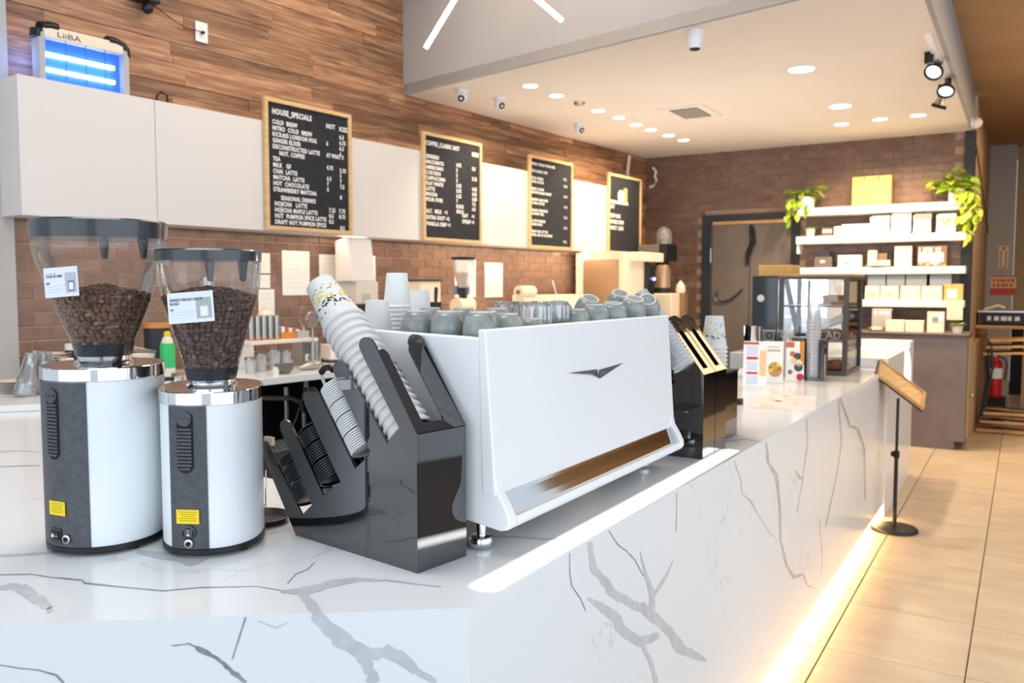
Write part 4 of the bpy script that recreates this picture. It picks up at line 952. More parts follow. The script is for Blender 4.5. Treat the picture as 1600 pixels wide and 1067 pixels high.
    while z < zbt:
        r = rad(z) - .0056; cnt = int(2*math.pi*r/.0122); off = random.random()*6.3
        for i in range(cnt):
            aa = off + 2*math.pi*(i+random.uniform(-.22, .22))/cnt; rr_ = r - random.random()*.0018
            putbean((rr_*math.cos(aa), rr_*math.sin(aa), z+random.uniform(-.002, .002)), (math.cos(aa), math.sin(aa), -.5))
        z += .0096
    R0 = rad(zbt) - .004; rr_ = 0
    while rr_ < R0:
        cnt = max(1, int(2*math.pi*rr_/.0115)); zz = zpk + (zbt-zpk)*(rr_/R0)**1.6
        for i in range(cnt):
            aa = 2*math.pi*(i+random.random()*.6)/cnt; putbean((rr_*math.cos(aa), rr_*math.sin(aa), zz-.003+random.uniform(-.002, .003)), (math.cos(aa)*.3, math.sin(aa)*.3, 1))
        rr_ += .0098
    B.m = Matrix(); B.build('coffee_beans', beanmat, g, smooth=True, kind='stuff')
    # price card leaning on the hopper, corners given in world space
    inv = (Matrix.Translation((cx_, cy_, TOP)) @ Matrix.Rotation(th, 4, 'Z')).inverted()
    c = [inv @ (Vector(p) + (Vector((0, 0, EYE)) - Vector(p)).normalized()*card.get('fwd', 0)) for p in card['pts']]; X = (c[1]-c[0]); Y = (c[0]-c[3]); Wd, Hd = X.length, Y.length; X.normalize(); Y = (Y - X*Y.dot(X)).normalized(); N_ = X.cross(Y)
    m = Matrix.Identity(4); m.col[0][:3] = X; m.col[1][:3] = Y; m.col[2][:3] = N_; m.col[3][:3] = c[3]
    mb = MB(); mb.m = m; mb.box(0, Wd, 0, Hd, -.001, 0); cd = mb.build('price_card', M['card'], g, label=card['label'])
    mb = MB(); mb.m = m
    mb.box(Wd*.06, Wd*.38, Hd*.78, Hd*.80, 0, .0003)
    for i in range(3): mb.box(Wd*.06, Wd*(.62-.07*i), Hd*(.36-.09*i), Hd*(.365-.09*i), 0, .0003)
    mb.build('card_text', M['greyink'], cd, kind='stuff')
    e = m.to_euler()
    for (tx, ty, sz, body) in card['text']:
        text(body, sz, m @ Vector((Wd*tx, Hd*ty, .0004)), e, M['ink'], cd, 'lettering', sx=.85, bold=sz*.02, ext=.0001)
    mb = MB(); mb.m = m; mb.box(Wd*.62, Wd*.95, Hd*.12, Hd*.80, 0, .0004); pp = mb.build('card_picture', mat('card_picture', card['pic'], .6), cd)
    mb = MB(); mb.m = m; mb.box(Wd*.70, Wd*.88, Hd*.18, Hd*.52, .0004, .0007); mb.build('pictured_bag', mat('pictured_bag', card['bag'], .6), cd)
    mb = MB(); mb.m = m; mb.box(Wd*.725, Wd*.855, Hd*.22, Hd*.47, .0007, .0009); mb.build('pictured_label', M['paper'], cd)
    return g, S
gA, SA = grinder('taller white coffee grinder at the far left with mid brown beans', -1.8206, 1.1597, .1261, .1468, .7051, 2.084, 1.482,
    [(.142, 1.767), (.141, 1.744), (.136, 1.722), (.130, 1.703), (.116, 1.661), (.101, 1.618), (.086, 1.577), (.0685, 1.535), (.0655, 1.528), (.0600, 1.500)],
    (.144, 1.767, 1.808), (1.640, 1.664), M['bean'], (math.radians(197), math.radians(272.5)), (math.radians(238), 1.423), 1.283,
    (math.radians(240), 1.176, .024, .0155), (math.radians(238), 1.116, 'rocker'), (math.radians(251), 1.110),
    dict(pts=[(-1.817, 1.006, 1.694), (-1.755, 1.044, 1.7), (-1.743, 1.048, 1.646), (-1.796, 1.014, 1.634)], label='tilted white price card with a small violet framed picture', pic='b9c0c8', bag='5a5f9a',
         text=[(.06, .66, .0078, 'OUR PLUMS'), (.06, .44, .0062, '$45')]), .029)
gB, SB = grinder('shorter white coffee grinder on the right with dark beans', -1.5976, 1.281, .1098, .1437, .7724, 2.2916, 1.432,
    [(.114, 1.716), (.1135, 1.695), (.111, 1.6615), (.104, 1.628), (.094, 1.598), (.081, 1.553), (.0705, 1.515), (.0600, 1.478), (.0586, 1.473), (.054, 1.446)],
    (.1157, 1.716, 1.742), (1.636, 1.660), M['beandark'], (math.radians(230), math.radians(271.5)), (math.radians(252), 1.376), 1.257,
    (math.radians(253), 1.1625, .0255, .0155), (math.radians(254), 1.128, 'round'), (math.radians(254), 1.104),
    dict(pts=[(-1.616, 1.172, 1.642), (-1.531, 1.225, 1.650), (-1.520, 1.226, 1.587), (-1.602, 1.175, 1.576)], label='tilted white price card with a grey-green picture of bags', pic='a9b3b2', bag='dfe0da', fwd=.03,
         text=[(.05, .72, .0082, 'SINGLE ORIGIN DECAF'), (.05, .60, .0078, 'BLEND'), (.05, .42, .006, '$45')]), .029)
# power lead along the foot of the taller grinder
pts = [(-1.85, 1.036, 1.10), (-1.845, 1.03, 1.078)] + [tuple(atz(x, y, 1.078)) for x, y in [(105, 857), (130, 860), (165, 857), (200, 852), (235, 843), (252, 834)]]
tag(MB().tube(pts, .0048, 10).build('power_lead', M['black'], smooth=True), 'black power lead curving along the foot of the taller grinder', 'cable')
tr_ = thing('round_tray', 'round black plastic tray between the shorter grinder and the dispenser', 'tray', atz(407, 809, TOP+.01)); tr_.location.z = TOP
MB().lathe([(.060, 0), (.072, .014), (.074, .016), (.070, .018), (.058, .006), (.0001, .006)], 40).build('dish', M['black'], tr_, smooth=True)
kb = thing('card_reader', 'small chrome wire rack with a dark card behind the shorter grinder', 'rack', atz(424, 800, TOP)); kb.location.z = TOP
MB().tube([(-.02, 0, .002), (-.05, .0, .06), (-.10, .02, .13), (-.13, .02, .15), (-.15, .02, .12)], .002, 6).build('wire', M['chrome'], kb, smooth=True)
MB().tube([(-.02, 0, .002), (-.02, .0, .06), (-.05, .03, .10)], .002, 6).build('wire', M['chrome'], kb, smooth=True)
MB().box(-.16, -.10, .01, .04, .0, .045).build('card_box', M['cream'], kb, .003)
MB().box(-.158, -.11, .008, .012, .018, .03).build('slot', M['dull_black'], kb)

# ================================================================== THINGS ON THE BACK COUNTER AND WALL
BT = 1.10
def wspot(px, off):
    s, _ = wat(px, 560, off); return s
def wz(px, py, off): return wat(px, py, off)[1]
def wthing(name, label, cat, px, off, z=BT, group=None):
    return thing(name, label, cat, wxy(wspot(px, off), off, z), WRZ, group)
def pw(px, off): return (wspot(px+.5, off) - wspot(px-.5, off))       # metres per pixel there
# papers taped to the wall
for i, (x0, y0, x1, y1, lb) in enumerate([(441, 391, 485, 461, 'tall white paper sheet on the tiles left of the tilted cups'), (499, 397, 534, 470, 'white sheet on the tiles behind the tilted cups, left of the water boiler'),
        (566, 399, 588, 470, 'white sheet on the tiles just right of the water boiler'), (711, 404, 744, 464, 'white paper sheet behind the small hopper grinder'), (758, 410, 786, 464, 'lone white paper sheet right of the small hopper grinder'),
        (405, 395, 423, 427, 'upper small note beside the shorter grinder hopper'), (405, 429, 423, 450, 'middle small note beside the shorter grinder hopper'), (404, 452, 430, 494, 'lowest note beside the shorter grinder hopper')]):
    s0, z0 = wat(x0, y0, .02); s1, z1 = wat(x1, y1, .02)
    t = thing('paper_note', lb, 'paper', wxy(s0, .0135), WRZ, 'papers on the tiled wall')
    MB().box(0, s1-s0, -.002, 0, z1, z0).build('sheet', M['paper'], t)
    if i == 0: MB().box(0, s1-s0, -.004, -.002, z0-.004, z0).build('sheet_fold', M['paper'], t)
    mb = MB()
    for k_ in range(int((z0-z1)/.035)-1): mb.box((s1-s0)*.12, (s1-s0)*(.86-.2*(k_ % 3 == 2)), -.0026, -.002, z0-.035*(k_+1)-.003, z0-.035*(k_+1))
    mb.build('faint_text', mat('faint_text', 'd9d4cc', .8), t, kind='stuff')
def wbox(t, x0, x1, o0, o1, z0, z1, name, m, bevel=.003):
    """box given by wall coordinate (s), distance off the wall and height"""
    s = (t.location - W0).dot(WD)
    return MB().box(x0-s, x1-s, -(o1)+((t.location-W0).dot(WN)), -(o0)+((t.location-W0).dot(WN)), z0-t.location.z, z1-t.location.z).build(name, m, t, bevel)
# stack of plates, left
pt = mesh_of(MB().lathe([(.045, 0), (.050, .002), (.088, .010), (.092, .0125), (.088, .0125), (.045, .004), (.001, .004)], 36, cap=False), 'plate', M['ceramic'], 40)
p = atz(27, 612, 1.105)
names5 = ['bottom', 'second lowest', 'middle', 'second highest', 'topmost']
for i in range(5):
    o = bpy.data.objects.new('plate', pt); COL.objects.link(o); o.location = (p.x, p.y, 1.103 + i*.0125); tag(o, names5[i] + ' white plate of the low stack at the far left edge', 'plate', 'low stack of plates')
# tilted glass carafes beside the plates
def carafe(px, py, off, tilt, lb):
    t = wthing('glass_carafe', lb, 'carafe', px, off, BT+.002, 'carafes at the left end of the back counter'); t.rotation_euler = (0, tilt, WRZ)
    MB().lathe([(.050, 0), (.055, .01), (.050, .09), (.030, .14), (.028, .19), (.036, .22), (.034, .22), (.026, .19), (.028, .14), (.048, .09), (.053, .01)], 28, cap=False).build('glass_body', M['tumbler'], t, smooth=True)
    MB().tube([(.030, 0, .20), (.075, 0, .19), (.085, 0, .12), (.052, 0, .07)], .006, 8).build('handle', M['tumbler'], t, smooth=True)
    MB().tube([(-.052, .0, .03), (-.03, .01, .20)], .005, 6).build('steel_bar', M['steel'], t, smooth=True)
carafe(36, 560, .62, .22, 'leftmost leaning glass carafe behind the stack of plates'); carafe(50, 560, .50, .16, 'middle leaning glass carafe behind the plates'); carafe(66, 570, .60, .05, 'glass carafe closest to the taller grinder')
sc = mesh_of(MB().lathe([(.04, 0), (.078, .010), (.082, .014), (.078, .014), (.04, .004), (.001, .004)], 32, cap=False), 'saucer', M['ceramic'], 40)
ss = wspot(87, .30)
for i in range(11):
    o = bpy.data.objects.new('saucer', sc); COL.objects.link(o); o.location = wxy(ss, .30, BT+.03+i*.0145); tag(o, nth('white saucer in the stack behind the taller grinder', i, 11), 'saucer', 'stack of saucers')
t = wthing('saucer_stand', 'small dark stand under the saucers behind the taller grinder', 'stand', 87, .30); MB().box(-.08, .08, -.08, .08, 0, .03).build('base', M['black'], t, .004)
for (px, off, h, r, lb, m1, m2) in [(104, .42, .13, .035, 'black canister with a cream lid, left of the grinder neck', 'navy', 'ceramic'), (116, .30, .20, .045, 'taller black canister behind the grinder neck', 'navy', 'ceramic')]:
    t = wthing('canister', lb, 'canister', px, off, BT, 'canisters behind the taller grinder')
    MB().lathe([(r, 0), (r, h)], 28).build('body', M[m1], t, smooth=40); MB().lathe([(r*1.03, h), (r*1.03, h+.03), (r*.9, h+.035)], 28).build('cover', M[m2], t, smooth=40)
for i, (z, r) in enumerate([(0, .075), (.055, .075), (.11, .072)]):
    t = wthing('bowl', ['lower', 'middle', 'upper'][i] + ' white bowl in the pile left of the green bottle', 'bowl', 222, .45, BT+z, 'pile of white bowls')
    MB().lathe([(r*.5, 0), (r*.55, .004), (r*.95, .03), (r, .052), (r*.94, .052), (r*.5, .012), (.001, .010)], 32, cap=False).build('bowl_body', M['ceramic'], t, smooth=50)
t = wthing('spatula', 'silver scoop resting on the white bowls', 'scoop', 222, .45, BT+.18); MB().tube([(-.07, 0, .02), (.09, 0, -.012)], [.02, .006], 10).build('blade', M['steel'], t, smooth=True)
t = wthing('green_bottle', 'green and white squeeze bottle with a yellow cap between the grinders', 'bottle', 262, .52)
MB().lathe([(.040, 0), (.042, .01), (.042, .075)], 28).build('lower_body', M['ceramic'], t, smooth=40)
MB().lathe([(.0425, .075), (.0425, .20), (.036, .222)], 28).build('body', M['green'], t, smooth=40)
MB().lathe([(.035, .222), (.028, .25), (.018, .262)], 28).build('shoulder', M['ceramic'], t, smooth=40)
MB().lathe([(.019, .262), (.019, .285), (.010, .292)], 20).build('cap', M['yellow'], t, smooth=40)
t = wthing('orange_jar', 'dark jar with an orange cover behind the shorter grinder hopper', 'jar', 246, .22); MB().cyl(.075, .0, .30, 28).build('body', M['navy'], t, smooth=40); MB().cyl(.078, .30, .33, 28).build('cover', M['amber'], t, smooth=40)
t = thing('portafilter', 'steel portafilter with black grips lying between the two grinders', 'portafilter', wxy(wspot(276, .70), .70, BT), WRZ+.3)
MB().lathe([(.034, 0), (.036, .03), (.030, .045)], 24).build('basket', M['steel'], t, smooth=True); MB().tube([(-.03, 0, .03), (-.14, 0, .035)], [.011, .015], 10).build('grip', M['black'], t, smooth=True); MB().box(-.02, .06, -.03, .03, .045, .06).build('spout_plate', M['tansteel'], t, .004)
t = wthing('chrome_ball_lid', 'round glass knob seen over the lid of the shorter grinder', 'jar', 327, .18, BT)
MB().cyl(.05, 0, .60, 24).build('tall_jar', M['tumbler'], t, smooth=40); MB().lathe([(.05, .60), (.052, .62), (.012, .63), (.012, .64)], 24).build('stopper', M['steel'], t, smooth=40)
# riser shelf with jars
s0 = wspot(372, .35); s1 = wspot(478, .35); zr = wz(440, 529, .35)
t = thing('counter_riser', 'white riser shelf on the back counter carrying small jars and boxes', 'shelf', wxy(s0, .35, BT), WRZ)
MB().box(0, s1-s0, -.14, .12, zr-BT-.022, zr-BT).build('board', M['shelf'], t, .002)
for x in (0.01, s1-s0-.03): MB().box(x, x+.02, -.13, .11, 0, zr-BT-.023).build('leg', M['shelf'], t)
for x in (s1-s0-.10, s1-s0-.06): MB().box(x, x+.012, -.13, -.118, 0, zr-BT-.023).build('rod', M['steel'], t)
for i in range(5):
    t = thing('spice_tube', ['leftmost', 'second', 'middle', 'fourth', 'rightmost'][i] + ' grey metal spice tube on the riser shelf', 'tube', wxy(wspot(393+i*10, .38), .38, zr), WRZ, 'spice tubes on the riser')
    MB().cyl(.021, .012, .165, 20).build('body', M['steel'], t, smooth=40); MB().cyl(.022, 0, .0118, 20).build('base', M['amber'], t, smooth=40)
t = thing('clay_lid_jar', 'cream domed jar cover standing above the spice tubes', 'jar', wxy(wspot(415, .30), .30, zr), WRZ)
MB().cyl(.05, 0, .17, 24).build('body', M['cream'], t, smooth=40); MB().lathe([(.05, .17), (.035, .195), (.012, .205), (.010, .225), (.001, .23)], 24).build('cover', M['cream'], t, smooth=True)
t = thing('tea_box', 'orange and red packets box on the riser shelf right of the tubes', 'box', wxy(wspot(449, .34), .34, zr), WRZ)
MB().box(-.09, .08, -.05, .05, 0, .045).build('body', M['amber'], t, .003)
for i in range(5): MB().box(-.08+i*.032, -.053+i*.032, -.045, .045, .045, .085-.006*i).build('packet', M['terracotta' if i % 2 else 'paper'], t, .002)
t = thing('grey_box', 'low pale grey box at the right end of the riser shelf', 'box', wxy(wspot(468, .36), .36, zr), WRZ); MB().box(-.05, .05, -.05, .05, 0, .05).build('body', M['greywall'], t, .003)
t = wthing('utensil_holder', 'steel utensil canister right of the riser shelf', 'holder', 492, .58); MB().lathe([(.042, 0), (.045, .17), (.043, .17), (.040, .004), (.001, .004)], 28, cap=False).build('wall', M['steel'], t, smooth=40)
zt = wz(490, 478, .45) - BT
t2 = wthing('strainer', 'round mesh strainer standing up in the utensil canister', 'strainer', 489, .58, BT+.02)
MB().lathe([(.055, -.004), (.058, 0), (.055, .004)], 32, cap=True).build('mesh_bowl', M['tumbler'], t2, smooth=True).matrix_local = Matrix.Translation((0, 0, .31)) @ Matrix.Rotation(math.pi/2, 4, 'X')
MB().lathe([(.052, -.005), (.058, 0), (.052, .005)], 32, cap=False).build('rim', M['steel'], t2, smooth=True).matrix_local = Matrix.Translation((0, 0, .31)) @ Matrix.Rotation(math.pi/2, 4, 'X')
MB().tube([(0, 0, .25), (0, 0, .01)], .006, 8).build('handle', M['steel'], t2, smooth=True)
t2 = wthing('whisk', 'wire balloon whisk standing behind the strainer', 'whisk', 475, .40, BT)
for i in range(5):
    a = math.pi*i/5; pts = [(.034*math.sin(math.pi*q/12)*math.cos(a)*(1 if True else 0)*(1 if q <= 12 else -1), .034*math.sin(math.pi*q/12)*math.sin(a), .26+.16*(q/12)) for q in range(13)]
    MB().tube(pts, .0022, 5).build('wire', M['steel'], t2, smooth=True)
MB().tube([(0, 0, .27), (0, 0, .02)], .008, 8).build('handle', M['steel'], t2, smooth=True)
for i, (px, off, r, h, lb) in enumerate([(391, .60, .036, .10, 'left drinking glass on the back counter, beside the grinder'), (408, .55, .036, .115, 'second drinking glass from the left under the riser'), (428, .50, .045, .13, 'wide glass jar under the riser shelf'), (446, .48, .040, .12, 'glass jar with a steel rim above the grey bowl')]):
    t = wthing('glass_jar', lb, 'glass', px, off, BT, 'glasses under the riser')
    MB().lathe([(r*.8, 0), (r, h), (r-.003, h), (r*.8-.003, .006), (.001, .006)], 28, cap=False).build('glass_wall', M['plastic'], t, smooth=40)
    MB().lathe([(r*1.02, h-.008), (r*1.02, h+.006), (r*.9, h+.006), (r*.9, h-.008)], 28).build('rim', M['steel'], t, smooth=40)
t = wthing('white_jar', 'small white ribbed jar at the front edge of the back counter', 'jar', 430, .80)
MB().lathe([(.020, 0), (.022, .006), (.022, .034), (.017, .04), (.017, .050), (.001, .052)], 24).build('body', M['ceramic'], t, smooth=40)
t = wthing('grey_bowl', 'speckled grey bowl on the front edge of the back counter', 'bowl', 444, .76)
MB().lathe([(.034, 0), (.036, .006), (.058, .030), (.064, .062), (.061, .062), (.054, .032), (.001, .012)], 36, cap=False).build('bowl_body', M['greybowl'], t, smooth=50)
t = wthing('ingredient_scoop', 'steel scoop lying on its side right of the grey bowl', 'scoop', 484, .70)
MB().tube([(-.09, 0, .016), (-.03, 0, .022), (.03, 0, .030), (.075, 0, .030)], [.010, .024, .034, .026], 16).build('cup', M['steel'], t, smooth=True); MB().tube([(.075, 0, .03), (.12, .01, .022)], .010, 8).build('handle', M['chrome'], t, smooth=True)
t = wthing('price_tag', 'small white price tag standing behind the scoop', 'sign', 485, .56)
MB().box(-.045, .045, -.008, 0, .045, .092).build('plate', M['card'], t, .004); MB().box(-.015, .015, -.006, 0, 0, .046).build('foot', M['card'], t); text("5.50", .030, (-.030, -.0085, .055), UPR, M['ink'], t, 'lettering')
# white water boiler with grey base and frosted tank
s0 = wspot(549, .25); t = thing('water_boiler', 'white water boiler with a frosted tank above the tilted cups', 'boiler', wxy(s0, .22, BT), WRZ)
zz = lambda py: wz(560, py, .25) - BT
MB().box(0, .23, -.10, .10, zz(475), zz(440)).build('control_panel', mat('warm_grey_panel', 'd9cdc0', .4), t, .006)
MB().prism([(-.10, zz(440)), (.10, zz(440)), (.10, zz(376)), (-.06, zz(372))], -.04, .20, 'x').build('frosted_tank', mat('frosted_tank', 'e6e0dc', .3), t, .01)
MB().box(-.02, .24, -.12, .12, 0, zz(475)-.002).build('base', M['black'], t, .006)
text("||||||", .06, (.05, -.101, zz(467)), UPR, M['greyink'], t, 'panel_marks')['kind'] = 'stuff'
t = wthing('white_scale', 'white box appliance with a dark cord beside the tilted cups', 'appliance', 520, .35); MB().box(-.09, .10, -.08, .08, .015, .13).build('body', M['ceramic'], t, .008); MB().box(-.10, .11, -.10, .10, 0, .0145).build('base', M['collar'], t)
MB().tube([(-.10, 0, .02), (-.15, 0, .06), (-.16, 0, .15), (-.13, 0, .20)], .006, 8).build('cord', M['black'], t, smooth=True)
# white undercounter style appliance with black top line and wall sockets
s0, s1 = wspot(636, .2), wspot(697, .2); t = thing('white_oven', 'low white appliance with a thin black top behind the second row of mugs', 'appliance', wxy(s0, .22, BT), WRZ)
zt = wz(660, 437, .22) - BT
s1 -= .25; MB().box(0, s1-s0, -.14, .14, 0, zt-.012).build('body', M['cream'], t, .004); MB().box(-.01, s1-s0+.01, -.15, .15, zt-.0118, zt).build('top_plate', M['black'], t)
for i in (0, 1): MB().box(.40+i*.14, .50+i*.14, -.146, -.1405, zt-.13, zt-.05).build('dial_plate', M['greyink'], t)
t = thing('tamper', 'black handled tamper standing in a black knock box behind the mugs', 'tamper', wxy(wspot(680, .62), .62, BT), WRZ)
zb = wz(680, 472, .62) - BT; MB().cyl(.055, 0, zb, 24).build('knock_box', M['black'], t, smooth=40); MB().tube([(.01, 0, zb), (.015, 0, zb+.09), (.018, 0, zb+.12)], [.012, .016, .012], 10).build('grip', M['black'], t, smooth=True)
# small hopper grinder
t = thing('hopper_grinder', 'small cream coffee grinder with a clear hopper in front of the wall papers', 'grinder', wxy(wspot(724, .40), .40, BT), WRZ)
Z = lambda py: wz(724, py, .40) - BT
MB().tube([(-.10, 0, Z(478)), (.10, 0, Z(477))], .07, 24).build('barrel_body', M['cream'], t, smooth=40)
MB().lathe([(.062, 0), (.062, .012), (.03, .02), (.001, .02)], 24).build('end_cap', M['tansteel'], t, smooth=40).matrix_local = Matrix.Translation((.10, 0, Z(477))) @ Matrix.Rotation(math.pi/2, 4, 'Y')
MB().box(-.14, .02, -.07, .07, 0, Z(485)).build('foot_block', M['cream'], t, .006)
MB().lathe([(.035, Z(466)), (.05, Z(450)), (.045, Z(449))], 24).build('collar', M['collar'], t, smooth=40)
MB().lathe([(.048, Z(449)), (.095, Z(412)), (.100, Z(406))], 32, cap=False).build('hopper', M['plastic'], t, smooth=40)
MB().lathe([(.102, Z(406)), (.102, Z(402)), (.001, Z(401))], 32).build('hopper_cover', M['dull_black'], t, smooth=40)
MB().lathe([(.04, Z(448)), (.075, Z(428)), (.001, Z(424))], 24).build('bean_fill', M['oak'], t, smooth=40)
t = thing('paper_roll', 'cream paper roll lying behind the mugs, right of the wall sheet', 'roll', wxy(wspot(820, .56), .56, wz(820, 455, .5)-.0), WRZ)
t.location.z = BT; zr2 = wz(820, 456, .5) - BT
MB().tube([(-.10, 0, zr2), (.12, 0, zr2)], .058, 24).build('roll', M['cream'], t, smooth=40); MB().tube([(-.115, 0, zr2), (-.1001, 0, zr2)], .020, 16).build('core', M['brownleather'], t, smooth=40); MB().box(-.09, .11, -.05, .05, 0, zr2-.05).build('stand', M['cream'], t)
t = thing('pastry_tray', 'low pale tray on the back counter behind the cut glasses', 'tray', wxy(wspot(840, .30), .30, BT), WRZ); MB().box(-.30, .75, -.12, .10, 0, wz(790, 462, .45)-BT-.0).build('body', M['cream'], t, .004)
tag(MB().tube([wxy(wspot(872, .55), .55, BT)] + [wt(x, y, .55) for x, y in [(870, 462), (866, 448), (863, 438)]], .006, 6).build('drinking_straw', M['white'], smooth=True), 'thin white straw sticking up behind the mugs', 'straw')
# coffee brewer by the corner
t = thing('coffee_brewer', 'tall cream coffee brewer with tan side and black display, right end of back counter', 'machine', wxy(6.72, .10, 0), WRZ)
SB_ = wspot(945, .45) - 6.72; SE = wspot(1000, .45) - 6.72
b0 = aty(962, 410, 8.9); X0 = wspot(947, .50) - 6.72
MB().box(X0, X0+.62, -.62, .0, BT+.001, 2.03).build('cream_body', M['cream'], t, .006)
MB().box(X0-.004, X0-.001, -.55, -.10, BT, 1.95).build('tan_panel', M['tansteel'], t)
MB().prism([(-.70, 1.90), (-.62, 1.93), (-.62, 1.15), (-.69, 1.15), (-.655, 1.45)], X0+.45, X0+.60, 'x').build('display_column', M['screen'], t, .004)
MB().box(X0+.10, X0+.66, -.76, -.62, 1.93, 2.03).build('head', M['cream'], t, .01)
MB().ball((X0+.54, -.70, 1.74), .018).build('status_light', M['blueled'], t, smooth=True)
t = thing('tall_grinder', 'coffee machine with a clear domed hopper on a dark head, in the back corner', 'grinder', (*aty(1035, 470, 9.6).xy, 0), 0)
gx = t.location.x; Z = lambda py: aty(1035, py, 9.6).z
MB().box(-.16, .16, -.20, .30, 0, BT).build('stand', M['dull_black'], t)
MB().box(-.18, .20, -.22, .24, BT, Z(458)).build('brewer_base', M['cream'], t, .01)
MB().lathe([(.10, Z(452)), (.105, Z(446)), (.105, Z(420)), (.09, Z(414))], 32, (.01, -.05, 0)).build('steel_urn', M['tansteel'], t, smooth=40)
MB().lathe([(.102, Z(458)), (.108, Z(450)), (.09, Z(448))], 28, (.01, -.05, 0)).build('urn_foot', M['black'], t, smooth=40)
MB().lathe([(.09, Z(416)), (.075, Z(408)), (.03, Z(404))], 28, (.01, -.05, 0)).build('urn_cover', M['black'], t, smooth=40)
MB().box(-.24, .12, -.20, .14, Z(408), Z(383)).build('dark_head', M['doorpaint'], t, .01); MB().box(.03, .125, -.205, .145, Z(408), Z(382)).build('black_end', M['black'], t, .008)
MB().lathe([(.095, Z(382)), (.095, Z(368)), (.075, Z(359)), (.03, Z(355)), (.001, Z(354))], 32, (.02, -.02, 0)).build('dome_hopper', M['tumbler'], t, smooth=40)
MB().lathe([(.07, Z(382)), (.07, Z(374)), (.001, Z(371))], 24, (.02, -.02, 0)).build('bean_fill', M['brownleather'], t, smooth=40)
t = thing('jug', 'small cream jug beside the corner coffee machine', 'jug', (*aty(1063, 470, 9.7).xy, aty(1063, 458, 9.7).z), 0)
MB().lathe([(.05, 0), (.065, .03), (.05, .10), (.025, .13), (.001, .16)], 24).build('body', M['cream'], t, smooth=True); MB().tube([(.05, 0, .09), (.09, 0, .07), (.06, 0, .02)], .009, 8).build('handle', M['brownleather'], t, smooth=True)
t2 = thing('jug_stand', 'dark narrow stand under the small cream jug', 'stand', (t.location.x, t.location.y, 0), 0); MB().box(-.0, .07, -.06, .06, 0, t.location.z).build('column', M['brownleather'], t2)

# ================================================================== DISPLAY SHELVES
SY = 10.0
def sx(px, py): p = aty(px, py, SY); return p.x, p.z
sh = []
for i, (py, th_, lb) in enumerate([(320, .085, 'top white shelf, with the trailing plants and the paper bag'), (366, .085, 'second white shelf, with the pillow-shaped packets'), (417, .078, 'third white shelf, with the domed black box'), (469, .075, 'lowest white shelf, with the row of cream boxes')]):
    z = sx([1376, 1375, 1376, 1430][i], py)[1]; sh.append(z); t = thing('wall_shelf', lb, 'shelf', (0, 0, z), 0, 'white wall shelves')
    MB().box(sx(1243, 400)[0], sx(1509, 400)[0], SY, BY-.012, -th_, 0).build('board', M['shelf'], t, .004)
    if i in (1, 2): MB().box(sx(1243, 400)[0]+.005, sx(1243, 400)[0]+.03, SY+.03, BY-.03, -th_-.11, -th_).build('bracket', M['shelf'], t)
sh.append(1.18)
def sbox(px0, px1, py0, lvl, name, label, cat, m, depth=.16, y=None, group=None, bevel=.004):
    y = y or (SY+.03 if lvl < 4 else 9.62); a = aty(px0, py0, y); b = aty(px1, py0, y); z = sh[lvl]
    t = thing(name, label, cat, (a.x, y, z+.001), 0, group); MB().box(0, b.x-a.x, 0, depth, 0, a.z-z).build('body', m, t, bevel); return t, b.x-a.x, a.z-z
# top shelf: kraft bag
t, w_, h_ = sbox(1332, 1393, 277, 0, 'paper_bag', 'yellow kraft paper gift bag on the top shelf', 'bag', M['kraft'], .12)
MB().box(w_, w_+.002, .0, .12, 0, h_).build('gusset', M['amber'], t)
for x in (.30, .66): MB().tube([(w_*x, -.004, h_-.01), (w_*x+.01, -.006, h_-.04)], .007, 6).build('cord_end', M['brownleather'], t, smooth=True)
MB().lathe([(.020, 0), (.020, .001)], 16).build('stamp', M['oak'], t).matrix_local = Matrix.Translation((w_/2, -.001, h_*.52)) @ Matrix.Rotation(math.pi/2, 4, 'X')
marks(w_*.30, -.0008, h_*.36, w_*.42, .010, 5, M['oak'], t)
